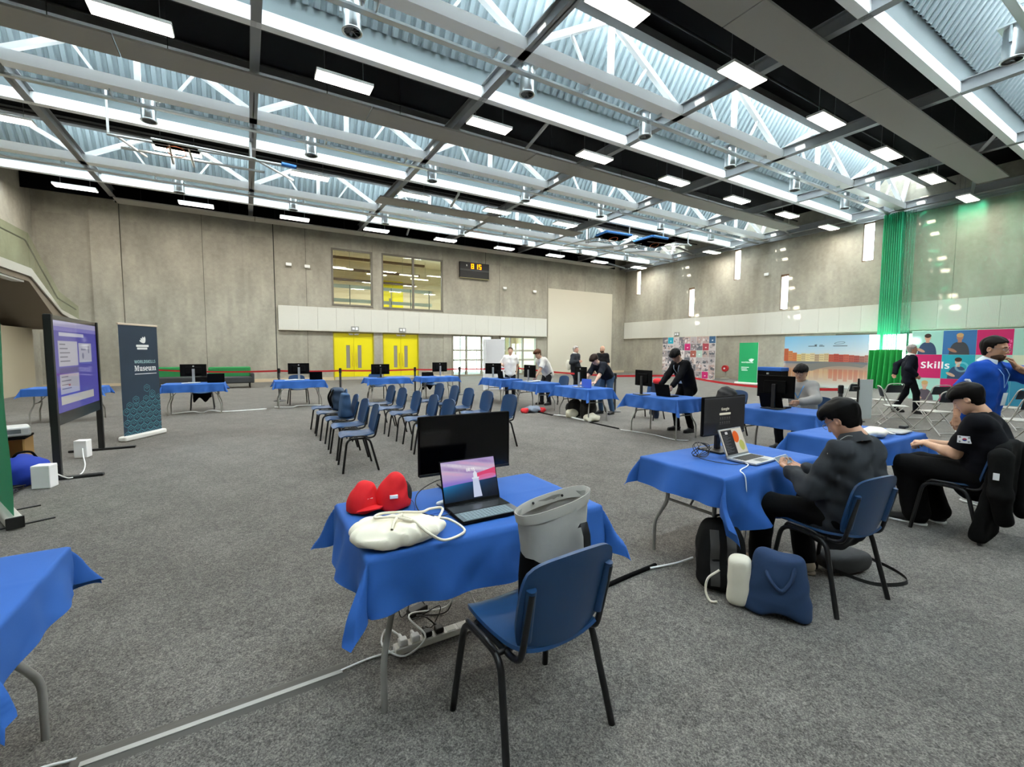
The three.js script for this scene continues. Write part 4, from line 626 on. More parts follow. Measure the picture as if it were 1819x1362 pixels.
  part('pouch', nets((x, y, z) => { const e = Math.pow(Math.pow(Math.abs(x + 0.02) / 0.065, 2.6) + Math.pow(Math.abs(z) / 0.06, 2.6), 1 / 2.6) - 1; return smax(e * 0.06, Math.abs(y - 0.16) - 0.155, 0.05) + 0.0025 * wob(x, y, z, 30); }, [-0.2, -0.01, -0.1], [0.12, 0.36, 0.1], 0.009), mat('#e6dfcc', 0.9), ws);
  part('cord', tube([[-0.13, 0.2, 0.02], [-0.19, 0.14, 0.04], [-0.2, 0.06, 0.05], [-0.17, 0.008, 0.06], [-0.13, 0.02, 0.07]], 0.007, 30), mat('#e6dfcc', 0.9), ws);
  const sb = thing('shoulder_bag', 'black and grey shoulder bag with a long strap behind the chair', 'bag', [3.62, 0, -1.42], -0.35);
  part('body', nets((x, y, z) => { const e = Math.pow(Math.pow(Math.abs(x) / 0.2, 3) + Math.pow(Math.abs(z) / 0.1, 2.5), 1 / 2.7) - 1; return smax(e * 0.08, Math.abs(y - 0.08) - 0.08 + 0.02 * Math.abs(x) * 4, 0.06) + 0.003 * wob(x, y, z, 30); }, [-0.26, -0.01, -0.15], [0.26, 0.2, 0.15], 0.009), mat('#2b2b2b', 0.7), sb);
  part('strap', ruled(Array.from({ length: 30 }, (_, k) => { const p = new THREE.CatmullRomCurve3([V(-0.18, 0.06, 0.1), V(0, 0.012, 0.22), V(0.25, 0.012, 0.24), V(0.33, 0.012, 0.1), V(0.28, 0.04, -0.05), V(0.17, 0.1, -0.02)]).getPoint(k / 29); return [p.clone().add(V(0, 0.016, 0)), p.clone().add(V(0.004, -0.008, 0.006))]; })), mat('#161616', 0.85), sb);
}
{ // table of the man in the black T-shirt
  const p = onY(1553, 775, TY), b = thing('drawstring_bag', 'cream drawstring bag with thick cords on the blue cloth behind the seated men', 'bag', [p.x, TY, p.z], 0.2), cot = mat('#e8e1cf', 0.9);
  part('pouch', nets((x, y, z) => ell(0, 0.03, 0, 0.16, 0.05, 0.1)(x, y, z) + 0.003 * wob(x, y, z, 40), [-0.2, -0.03, -0.15], [0.2, 0.1, 0.15], 0.009).translate(0, 0.015, 0), cot, b);
  for (let k = 0; k < 3; k++) part('cord', tube([[0.02 + k * 0.02, 0.08, 0.02], [0.1, 0.06 - k * 0.012, 0.06 + k * 0.02], [0.18, 0.02, 0.1 + k * 0.015], [0.2, 0.008, 0.05 + k * 0.02]], 0.007, 24), cot, b);
  const q = onY(1590, 768, TY); solo('folded_cloth', 'flat grey folded cloth lying on the blue table', 'cloth', nets((x, y, z) => smax(Math.abs(y - 0.012) - 0.01, Math.max(Math.abs(x) - 0.14, Math.abs(z) - 0.1), 0.015) + 0.002 * wob(x, y, z, 30), [-0.18, -0.01, -0.13], [0.18, 0.04, 0.13], 0.008), mat('#a3a29d', 0.9)).position.set(q.x, TY + 0.001, q.z);
  const r = onY(1605, 765, TY); solo('wallet', 'small black case on the grey cloth', 'case', rbx(-0.05, 0.05, 0, 0.03, -0.03, 0.03, 0.01), black).position.set(r.x, TY + 0.026, r.z);
  // jacket over the chair back
  const j = thing('black_jacket', 'black jacket hung over the chair back with a white sleeve patch', 'jacket', [5.31, 0, -1.28], 0.02), jm = mat('#0b0c0c', 0.85, 0, { specularIntensity: 0.3 });
  part('shell', nets((x, y, z) => { const top = 0.86 - 0.1 * Math.pow(Math.abs(x) / 0.26, 4), lo = 0.12 + 0.1 * Math.sin(x * 9 + 1), wv = 0.018 * Math.sin(x * 30 + y * 3) * (0.9 - y); const zc = 0.235 + 0.09 * (y - 0.5); return smax(smax(Math.abs(z - zc - 0.03 - wv) - 0.045 - 0.02 * (0.8 - y), Math.abs(x) - 0.27 - 0.05 * (0.8 - y), 0.05), Math.max(y - top, lo - y), 0.05) + 0.004 * wob(x, y, z, 22); }, [-0.4, 0.02, 0.05], [0.4, 0.95, 0.48], 0.011), jm, j);
  part('sleeve', nets((x, y, z) => smin(cap(V(0.27, 0.74, 0.3), V(0.31, 0.45, 0.33), 0.075, 0.065)(x, y, z), cap(V(0.31, 0.45, 0.33), V(0.27, 0.22, 0.36), 0.065, 0.055)(x, y, z), 0.05) + 0.004 * wob(x, y, z, 28), [0.1, 0.1, 0.15], [0.44, 0.88, 0.5], 0.01), jm, j);
  part('sleeve', nets((x, y, z) => smin(cap(V(-0.25, 0.74, 0.3), V(-0.3, 0.45, 0.32), 0.075, 0.065)(x, y, z), cap(V(-0.3, 0.45, 0.32), V(-0.24, 0.24, 0.34), 0.065, 0.055)(x, y, z), 0.05) + 0.004 * wob(x, y, z, 28), [-0.44, 0.1, 0.15], [-0.1, 0.88, 0.5], 0.01), jm, j);
  part('patch', geoAt(new RoundedBoxGeometry(0.006, 0.055, 0.035, 2, 0.002), -0.352, 0.6, 0.3, 0.05), white, j);
}
// monitors and laptops on the other tables (backs towards the rows of chairs)
const backX = -Math.PI / 2 + Math.PI, blackStand = mat('#1a1b1c', 0.5);
monitor('black monitor with a black stand in front of the hooded man', [6.62, TY, -3.56], backX, { w: 0.53, h: 0.32, lift: 0.16, stand: blackStand, logo: false });
laptop('open dark laptop half hidden behind the black monitor', [6.75, TY, -3.62], backX, { open: 1.9 });
monitor('black monitor with a black stand near the standing man in black', [6.52, TY, -5.98], backX - 0.12, { w: 0.46, h: 0.3, lift: 0.17, stand: blackStand, logo: false });
laptop('open black laptop that the standing man in black types on', [6.68, TY, -5.55], backX, { open: 1.85 });
monitor('monitor with a silver stand in front of the leaning man in navy', [6.62, TY, -7.97], backX, { w: 0.42, h: 0.33, lift: 0.14, stand: silver });
monitor('monitor with a silver stand in front of the bending man in white', [6.62, TY, -10.12], backX, { w: 0.56, h: 0.34, lift: 0.11, stand: silver });
monitor('narrow side-on monitor with a silver stand beside a black laptop bag', [6.55, TY, -12.1], backX + 0.9, { w: 0.5, h: 0.33, lift: 0.12, stand: silver });
laptop('open black laptop in front of the upright man in white', [6.65, TY, -11.6], backX, { open: 1.75 });
monitor('monitor with a silver stand on the back table by the glass doors', [5.38, TY, -13.62], Math.PI, { w: 0.5, h: 0.3, lift: 0.15, stand: silver });
monitor('black monitor with a short black stand before the yellow doors', [3.48, TY, -13.68], Math.PI, { w: 0.55, h: 0.31, lift: 0.1, stand: blackStand, plate: false });
monitor('monitor with a silver stand on the back table before bare concrete', [1.22, TY, -13.62], Math.PI, { w: 0.54, h: 0.3, lift: 0.16, stand: silver });
laptop('open black laptop on the back table before bare concrete', [1.66, TY, -13.6], Math.PI - 0.15, { open: 1.9 });
monitor('monitor with a silver stand on the table near the green sofas', [-1.15, TY, -13.45], Math.PI, { w: 0.54, h: 0.3, lift: 0.16, stand: silver });
laptop('open black laptop on the table near the green sofas', [-0.7, TY, -13.45], Math.PI + 0.1, { open: 1.85, w: 0.36 });
for (const [x, z, l, n] of [[1.0, -13.5, 'crumpled papers and glasses under the silver monitor stand on the concrete-side table', 3], [-1.25, -13.35, 'papers and a cable lying on the table near the green sofas', 2], [6.6, -10.0, 'pile of clear plastic wrap under the monitor of the bending man', 4]]) {
  const t = thing('paper_pile', l, 'papers', [x, TY, z], 0.1); for (let k = 0; k < n; k++) part('sheet', geoAt(rbx(-0.14, 0.14, 0, 0.006, -0.1, 0.1, 0.002), k * 0.05, k * 0.007, (k % 2) * 0.03, k * 0.3), mat('#cfd4da', 0.6), t);
}
for (const [px, py, l] of [[432 * 0.2349 + 400, 420 + 1060 * 0.2349, 'clear drinking glass on the concrete-side back table']]) solo('drinking_glass', l, 'glass', new THREE.LatheGeometry([[0.03, 0], [0.035, 0.1], [0.033, 0.1], [0.028, 0.005], [0, 0.005]].map((q) => new THREE.Vector2(...q)), 20), new THREE.MeshPhysicalMaterial({ color: '#ffffff', roughness: 0.03, transmission: 1, thickness: 0 })).position.set(0.75, TY, -13.5);
const fold = solo('plastic_folder', 'translucent blue plastic folder standing on the leaning man\'s table', 'folder', [rbx(-0.16, 0.16, 0, 0.2, -0.01, 0.01, 0.004)], mat('#3f63c9', 0.35)); fold.position.set(6.6, TY, -7.75); fold.rotation.y = backX; 
// floor power leads of the far tables
const lead = (l, pts, r = 0.012, m = white) => solo('floor_cable', l, 'cable', tube(pts, r, 60, 5), m, 'cables on the floor between tables');
lead('white power leads under the back table before bare concrete', [[0.6, 0.012, -13.6], [1.0, 0.012, -13.4], [1.2, 0.03, -13.5], [1.8, 0.012, -13.45]], 0.018);
lead('tangled white power leads under the table near the green sofas', [[-1.6, 0.012, -13.3], [-1.2, 0.05, -13.2], [-1.0, 0.012, -13.25], [-0.8, 0.06, -13.2], [-0.5, 0.012, -13.2], [0.4, 0.012, -13.3]], 0.014);
lead('white power leads under the table of the man in black', [[6.35, 0.012, -6.4], [6.4, 0.02, -6.1], [6.5, 0.012, -5.7], [6.45, 0.012, -5.2], [6.6, 0.012, -5.0]], 0.007);
lead('white power leads under the leaning man\'s table', [[6.4, 0.012, -8.7], [6.45, 0.03, -8.3], [6.5, 0.012, -7.9], [6.45, 0.02, -7.4]], 0.02);
lead('black cable cover crossing the carpet beside the tables', [[6.35, 0.01, -9.6], [6.35, 0.01, -8.7]], 0.018, blackMatte);
lead('black floor cable between the leaning man\'s table and the next', [[6.42, 0.01, -7.4], [6.4, 0.01, -6.5]], 0.016, blackMatte);
lead('white power leads under the hooded man\'s table', [[6.9, 0.012, -3.0], [6.7, 0.03, -3.2], [6.75, 0.012, -3.6]], 0.014);
// heaps on the floor at the leaning man's table
const heap = (n, l, cat, pos, r, m, g, s = 25) => { const o = solo(n, l, cat, nets((x, y, z) => smax(ell(0, r[1] * 0.45, 0, r[0], r[1] * 0.6, r[2])(x, y, z), -y + 0.004, 0.02) + 0.012 * wob(x + r[0] * 9, y, z, s), [-r[0] * 1.3, -0.02, -r[2] * 1.3], [r[0] * 1.3, r[1] * 1.3, r[2] * 1.3], 0.014), m, g); o.position.set(...pos); return o; };
heap('jacket_heap', 'heap of red and grey jackets dropped on the carpet', 'clothes', [onY(946, 732, 0).x, 0, onY(946, 732, 0).z], [0.24, 0.16, 0.18], mat('#7d8898', 0.9));
for (const [dx, dz, l] of [[-0.24, 0.02, 'red sleeve on the left of the dropped jacket heap'], [0.2, 0.12, 'red hood on the dropped jacket heap'], [0.1, -0.22, 'red hem sticking out behind the dropped jackets']]) heap('red_garment', l, 'clothes', [onY(946, 732, 0).x + dx, 0, onY(946, 732, 0).z + dz], [0.11, 0.12, 0.1], mat('#c8242c', 0.85));
heap('black_backpack', 'black backpack lying under the leaning man\'s table', 'backpack', [6.75, 0, -8.35], [0.22, 0.4, 0.2], mat('#151515', 0.8));
heap('black_rucksack', 'dark brown rucksack standing under the leaning man\'s table', 'backpack', [6.75, 0, -7.85], [0.2, 0.62, 0.17], mat('#1b1815', 0.8));
heap('cream_bag', 'cream cloth bag slumped on the carpet under the leaning man\'s table', 'bag', [6.55, 0, -8.2], [0.16, 0.2, 0.12], mat('#ddd5bd', 0.9));
heap('cream_sack', 'flat cream sack on the floor cables', 'bag', [6.6, 0, -7.55], [0.2, 0.17, 0.14], mat('#d9d2be', 0.9));
heap('seat_backpack', 'black backpack on the chair behind the man in black', 'backpack', [7.8, 0.47, -5.1], [0.2, 0.42, 0.2], mat('#1c1c1e', 0.75));
// bags on the chairs in the rows
{
  const tb = thing('tote_bag', 'dark blue tote bag standing on a chair in the first row', 'bag', [1.36, 0.462, -7.62], FACE_L);
  part('pouch', nets((x, y, z) => { const e = Math.pow(Math.pow(Math.abs(x) / 0.17, 3) + Math.pow(Math.abs(z) / (0.11 - 0.12 * y), 2.5), 1 / 2.7) - 1; return smax(e * 0.08, Math.abs(y - 0.2) - 0.2, 0.04) + 0.004 * wob(x, y, z, 22); }, [-0.22, -0.01, -0.15], [0.22, 0.44, 0.15], 0.011), mat('#2f4d70', 0.9), tb);
  part('handle', tube([[-0.08, 0.38, 0], [-0.04, 0.45, 0.02], [0.04, 0.45, 0.02], [0.08, 0.38, 0]], 0.01, 16), mat('#2f4d70', 0.9), tb);
  const bb = thing('seat_rucksack', 'black and blue rucksack standing on a chair in the first row', 'backpack', [1.38, 0.462, -8.44], FACE_L);
  part('body', nets((x, y, z) => smax((Math.pow(Math.pow(Math.abs(x) / 0.16, 3) + Math.pow(Math.abs(z) / 0.11, 2.5), 1 / 2.7) - 1) * 0.09, Math.abs(y - 0.22) - 0.21, 0.07) + 0.005 * wob(x, y, z, 24), [-0.21, -0.01, -0.16], [0.21, 0.47, 0.16], 0.012), mat('#26384e', 0.85), bb);
  part('shoulder_strap', tube([[-0.1, 0.4, -0.08], [-0.12, 0.25, -0.14], [-0.1, 0.08, -0.1]], 0.018, 20), blackMatte, bb); part('shoulder_strap', tube([[0.1, 0.4, -0.08], [0.12, 0.25, -0.14], [0.1, 0.08, -0.1]], 0.018, 20), blackMatte, bb);
}
// jackets on chairs in the back row, trousers on the side chair
const drape = (n, l, cat, pos, ry, m, lo, w = 0.21) => { const o = solo(n, l, cat, nets((x, y, z) => smax(smax(Math.abs(z - 0.225 - 0.07 * (y - 0.5)) - 0.045, Math.abs(x) - w, 0.04), Math.max(y - 0.84, lo + 0.06 * Math.sin(x * 25) - y), 0.03) + 0.004 * wob(x, y, z, 30), [-w - 0.08, lo - 0.1, 0.1], [w + 0.08, 0.92, 0.36], 0.014), m); o.position.set(...pos); o.rotation.y = ry; return o; };
drape('black_coat', 'black coat over the chair behind the table by the glass doors', 'jacket', [5.3, 0, -14.25], Math.PI + 0.05, blackMatte, 0.3);
drape('dark_coat', 'black coat over the chair behind the table near the green sofas', 'jacket', [-1.05, 0, -14.2], Math.PI + 0.05, blackMatte, 0.22);
drape('navy_trousers', 'navy trousers hanging over the chair beside the belt post', 'clothes', [8.05, 0, -7.2], 1.7, mat('#1d2a3f', 0.9), 0.03, 0.12);
heap('side_cap', 'red cap on the navy trousers by the belt post', 'cap', [8.3, 0.8, -7.2], [0.1, 0.14, 0.1], mat('#d11f2a', 0.85), undefined, 12);
// ---------------------------------------------------------------- stands, banners, barriers, nets
{ // the big screen
  const t = thing('display_screen', 'large lit touch screen on a black two-legged stand', 'screen', [-1.97, 0, -8.14], Math.PI / 2), W = 1.84;
  const ui = canvasTex(1024, 640, (c, w, h) => {
    c.fillStyle = '#5a52b4'; c.fillRect(0, 0, w, h); c.fillStyle = '#b9b4da'; c.fillRect(0, 0, w, 40); c.fillStyle = '#8f87d0'; c.fillRect(0, 40, w, 30); c.fillStyle = '#cfcfe0'; c.save(); c.translate(120, 80); c.fillRect(0, 0, 560, 26); c.restore();
    c.fillStyle = '#c4c3cf'; c.fillRect(90, 140, 420, 180); c.fillRect(540, 150, 330, 150); c.fillStyle = '#4d4590'; c.fillRect(90, 330, 420, 40); c.fillStyle = '#bdbcc8'; c.fillRect(90, 376, 420, 140); c.fillStyle = '#c9c6c0'; c.fillRect(90, 530, 780, 60);
    c.fillStyle = '#6d6b80'; for (let k = 0; k < 5; k++) c.fillRect(120, 160 + k * 30, 120 + (k * 47) % 100, 8); for (let k = 0; k < 4; k++) c.fillRect(120, 392 + k * 28, 140 + (k * 61) % 120, 7); c.fillStyle = '#a85a6a'; c.fillRect(260, 450, 40, 14); c.beginPath(); c.fillStyle = '#8d8ba0'; c.arc(640, 250, 24, 0, 7); c.fill(); c.fillRect(600, 190, 120, 16); c.fillRect(780, 170, 30, 60);
  });
  for (const s of [-1, 1]) { part('post', rbx(s * W / 2 - 0.03, s * W / 2 + 0.03, 0.03, 1.96, -0.04, 0.03, 0.006), black, t); part('foot', rbx(s * W / 2 - 0.04, s * W / 2 + 0.04, 0, 0.035, -0.38, 0.4, 0.01), black, t); }
  part('bezel', [bx(-W / 2, W / 2, 1.9, 1.955, -0.03, 0.02), bx(-W / 2, W / 2, 0.64, 0.78, -0.03, 0.02), bx(-W / 2, W / 2, 0.64, 1.95, -0.05, -0.03)], blackGloss, t);
  part('screen_glass', uvPlane(W - 0.1, 1.12).translate(0, 1.34, 0.012), new THREE.MeshPhysicalMaterial({ color: '#08080c', roughness: 0.08, emissive: '#ffffff', emissiveMap: ui, emissiveIntensity: 0.42 }), t);
}
{ // museum banner
  const tex = canvasTex(512, 1204, (c, w, h) => {
    c.fillStyle = '#1d3246'; c.fillRect(0, 0, w, h); c.fillStyle = '#f3f4f2';
    for (let k = 0; k < 4; k++) { c.save(); c.translate(330, 190); c.rotate(-1.2 + k * 0.42); c.beginPath(); c.ellipse(0, -36, 13, 36, 0, 0, 7); c.fill(); c.restore(); }
    c.beginPath(); c.roundRect(215, 212, 170, 26, 8); c.fill(); c.beginPath(); c.roundRect(225, 244, 140, 22, 8); c.fill();
    c.font = 'bold 48px sans-serif'; c.fillStyle = '#9fc4c4'; c.textAlign = 'center'; c.fillText('WORLDSKILLS', 325, 420, 290); c.font = 'bold 84px serif'; c.fillStyle = '#ffffff'; c.fillText('Museum', 325, 506, 300); c.fillRect(178, 536, 300, 7);
    c.strokeStyle = '#4d95a0'; c.lineWidth = 4; const hexa = (x, y, r) => { c.beginPath(); for (let k = 0; k <= 6; k++) { const a = Math.PI / 6 + k * Math.PI / 3; c[k ? 'lineTo' : 'moveTo'](x + r * Math.cos(a), y + r * Math.sin(a)); } c.stroke(); c.beginPath(); c.moveTo(x, y - r * 0.5); c.lineTo(x + r * 0.5, y - r * 0.2); c.lineTo(x, y + r * 0.15); c.lineTo(x - r * 0.5, y - r * 0.2); c.closePath(); c.stroke(); };
    hexa(330, 705, 44); hexa(400, 775, 44); hexa(175, 825, 44); for (let r = 0; r < 7; r++) for (let k = 0; k < 6; k++) { const x = 40 + k * 88 + (r % 2) * 44, y = 820 + r * 64; if (r === 0 && k < 3) continue; hexa(x + 6, y + (k % 2) * 8, 42); }
  });
  const t = thing('museum_banner', 'dark blue roll-up banner reading Museum beside the big screen', 'banner', [-1.62, 0, -10.04], 1.03);
  part('banner_sheet', uvPlane(0.8, 1.88).translate(0, 1.03, 0.004), mat('#ffffff', 0.6, 0, { map: tex, side: THREE.FrontSide }), t); part('banner_back', bx(-0.4, 0.4, 0.09, 1.97, 0, 0.002), mat('#8e9092', 0.7), t);
  part('top_rail', rbx(-0.41, 0.41, 1.965, 2.0, -0.012, 0.016, 0.006), mat('#d9c9b4', 0.4), t); part('cassette', rbx(-0.45, 0.45, 0, 0.09, -0.07, 0.07, 0.03), mat('#e8e6e0', 0.35), t); part('pole', rod([0, 0.08, -0.03], [0, 1.97, -0.01], 0.01), chrome, t);
}
{ // green banner seen edge-on at the left
  const a = V(-1.76, 0, -5.38), d = V(-0.42, 0, -0.9).normalize(), L = 0.82, t = thing('green_banner', 'narrow green roll-up banner seen edge-on with a silver base', 'banner', [a.x + d.x * L / 2, 0, a.z + d.z * L / 2], Math.atan2(-d.z, d.x) + 0.0);
  part('cassette', rbx(-L / 2, L / 2, 0.01, 0.11, -0.055, 0.055, 0.03), mat('#d5d3cc', 0.35, 0.3), t); part('end_cap', rbx(-L / 2 - 0.012, -L / 2 + 0.004, 0.008, 0.112, -0.057, 0.057, 0.02), black, t);
  part('banner_sheet', ruled(Array.from({ length: 20 }, (_, k) => { const y = 0.1 + k * 2.0 / 19, b = 0.006 * Math.sin(k * 0.5); return [V(-L / 2 + 0.03, y, b), V(L / 2 - 0.03, y, b)]; })), mat('#21a371', 0.7), t);
  part('pole', rod([-0.05, 0.1, -0.06], [-0.05, 2.1, -0.02], 0.011), chrome, t); part('top_rail', rbx(-L / 2 + 0.02, L / 2 - 0.02, 2.08, 2.12, -0.012, 0.02, 0.006), chrome, t);
  part('foot_bar', rbx(-0.32, -0.29, 0, 0.012, -0.26, 0.26, 0.004), black, t); part('foot_bar', rbx(0.25, 0.28, 0, 0.012, -0.26, 0.26, 0.004), black, t);
}
{ // projector corner
  const c = thing('wooden_crate', 'open light wood crate carrying the white projector', 'crate', [-2.72, 0, -8.05], 0.1), wood = mat('#b98f52', 0.7, 0, { bumpMap: concreteBump, bumpScale: 0.002 });
  for (const s of [-1, 1]) part('side_board', rbx(s * 0.25 - 0.012, s * 0.25 + 0.012, 0, 0.42, -0.2, 0.2, 0.004), wood, c); part('back_board', rbx(-0.24, 0.24, 0, 0.42, -0.2, -0.18, 0.004), wood, c); part('bottom_board', rbx(-0.24, 0.24, 0, 0.02, -0.18, 0.2, 0.004), wood, c); part('top_board', rbx(-0.27, 0.27, 0.42, 0.445, -0.21, 0.21, 0.004), blackMatte, c);
  const p = thing('projector', 'flat white projector standing on a wooden crate', 'projector', [-2.68, 0.445, -8.0], 0.35); part('body', rbx(-0.25, 0.25, 0.01, 0.13, -0.17, 0.17, 0.03), mat('#eceae6', 0.4), p); part('lens', new THREE.CylinderGeometry(0.045, 0.05, 0.03, 24).rotateX(Math.PI / 2).translate(-0.1, 0.07, 0.18), blackGloss, p); part('port_panel', bx(0.02, 0.16, 0.05, 0.1, 0.169, 0.172), grey, p);
  for (const x of [-0.2, 0.2]) for (const z of [-0.12, 0.12]) part('foot', new THREE.CylinderGeometry(0.015, 0.015, 0.012, 10).translate(x, 0.006, z), rubber, p);
  const bag = thing('blue_sports_bag', 'crumpled royal blue sports bag on the floor by the crate', 'bag', [-2.22, 0, -7.12], 0.4); part('body', nets((x, y, z) => smax(ell(0, 0.15, 0, 0.22, 0.2, 0.16)(x, y, z), -y + 0.004, 0.03) + 0.01 * wob(x, y, z, 22), [-0.3, -0.02, -0.24], [0.3, 0.4, 0.24], 0.012), mat('#1739a6', 0.7), bag); part('handle', tube([[-0.1, 0.3, 0], [-0.05, 0.38, 0.03], [0.05, 0.38, 0.03], [0.1, 0.3, 0]], 0.012, 16), blackMatte, bag);
  const box = (l, pos, w, h, d, r) => { const b = thing('white_box', l, 'box', pos, r, 'white boxes by the big screen'); part('body', rbx(-w / 2, w / 2, 0, h, -d / 2, d / 2, 0.01), mat('#f0efee', 0.6), b); part('lid_seam', bx(-w / 2 - 0.001, w / 2 + 0.001, h * 0.88, h * 0.885, -d / 2 - 0.001, d / 2 + 0.001), mat('#c9c8c6', 0.7), b); return b; };
  box('white box on the floor in front of the screen stand foot', [-2.0, 0, -6.9], 0.17, 0.26, 0.14, -0.25); box('white box on the floor behind the screen stand', [-2.08, 0, -8.6], 0.15, 0.25, 0.14, -0.2);
  solo('screen_cable', 'white cable joining the two white boxes under the screen', 'cable', tube([[-1.92, 0.12, -6.98], [-1.86, 0.03, -7.12], [-1.82, 0.01, -7.4], [-1.9, 0.012, -7.9], [-2.02, 0.06, -8.35], [-2.06, 0.14, -8.5]], 0.007, 50), white);
  solo('floor_tangle', 'tangle of black cables on the floor at the edge of the carpet', 'cable', tube(Array.from({ length: 24 }, (_, k) => [-2.35 + 0.2 * Math.sin(k * 1.7), 0.02 + 0.02 * Math.abs(Math.sin(k)), -6.75 + 0.22 * Math.cos(k * 1.1)]), 0.008, 160, 6), black);
}
{ // green sofas
  const gs = mat('#2f8a4e', 0.9), ds = mat('#3a3d40', 0.85);
  [[-2.35, -22.3, 'green and dark grey sofa partly behind the museum banner'], [-0.62, -21.7, 'green and dark grey sofa nearest the belt barrier']].forEach(([x, z, l]) => {
    const t = thing('sofa', l, 'sofa', [x, 0, z], 0.05, 'green sofas by the wall'); part('seat', rbx(-0.75, 0.75, 0.2, 0.46, -0.35, 0.4, 0.05), ds, t); part('backrest', rbx(-0.75, 0.75, 0.42, 0.86, -0.42, -0.24, 0.06), gs, t);
    for (const s of [-1, 1]) { part('armrest', rbx(s * 0.78 - 0.06, s * 0.78 + 0.06, 0.2, 0.6, -0.35, 0.38, 0.03), ds, t); for (const q of [-0.3, 0.34]) part('leg', rod([s * 0.68, 0, q], [s * 0.68, 0.2, q], 0.02), black, t); }
  });
}
{ // belt barriers
  const posts = [[0.82, -15.3, 'black belt post before the bare concrete wall'], [2.5, -14.72, 'grey belt post left of the yellow doors'], [4.9, -14.66, 'black belt post between the yellow doors and glass doors'], [6.52, -14.6, 'black belt post in front of the glass doors'], [8.75, -14.2, 'grey belt post far behind the upright man in white'], [8.2, -8.5, 'grey belt post behind the leaning man in navy'], [8.75, -3.62, 'grey belt post beside the hooded man']]; let proto; const pm = mat('#4a4b4c', 0.4, 0.4);
  posts.forEach(([x, z, l]) => {
    if (!proto) { proto = thing('barrier_post', l, 'barrier post', [x, 0, z], 0, 'belt barrier posts'); part('base', new THREE.LatheGeometry([[0, 0], [0.17, 0], [0.17, 0.02], [0.12, 0.035], [0.035, 0.05], [0, 0.05]].map((q) => new THREE.Vector2(...q)), 28), pm, proto); part('pole', rod([0, 0.04, 0], [0, 0.88, 0], 0.032, 0.032, 18), pm, proto); part('belt_head', [new THREE.CylinderGeometry(0.042, 0.042, 0.13, 20).translate(0, 0.93, 0)], black, proto); part('cap', new THREE.CylinderGeometry(0.03, 0.042, 0.015, 20).translate(0, 1.0, 0), black, proto); }
    else copy(proto, [x, 0, z], 0, l);
  });
  const red = mat('#c01822', 0.7), belt = (a, b, l, m = red, sag = 0.02, ya = 0.93, yb = 0.93) => solo('barrier_belt', l, 'belt', ruled(Array.from({ length: 16 }, (_, k) => { const f = k / 15, x = a[0] + (b[0] - a[0]) * f, z = a[1] + (b[1] - a[1]) * f, y = ya + (yb - ya) * f - sag * 4 * f * (1 - f); return [V(x, y + 0.025, z), V(x, y - 0.025, z)]; })), m, 'red barrier belts');
  belt([0.82, -15.3], [2.5, -14.72], 'red barrier belt behind the laptop of the concrete-side table'); belt([2.5, -14.72], [4.9, -14.66], 'red barrier belt crossing the first yellow door'); belt([4.9, -14.66], [6.52, -14.6], 'red barrier belt crossing the second yellow door'); belt([0.82, -15.3], [-2.9, -18.4], 'red barrier belt running towards the green sofas', red, 0.06);
  belt([6.52, -14.6], [8.75, -14.2], 'red barrier belt crossing in front of the white partition', red, 0.02); belt([8.75, -14.2], [8.2, -8.5], 'red barrier belt stretched behind the men in white', red, 0.03); belt([8.2, -8.5], [10.1, -7.9], 'red barrier belt from the grey post to the photo board', red, 0.0); belt([10.1, -7.9], [8.75, -3.62], 'bright red barrier belt sagging in front of the green banner', red, 0.1);
}
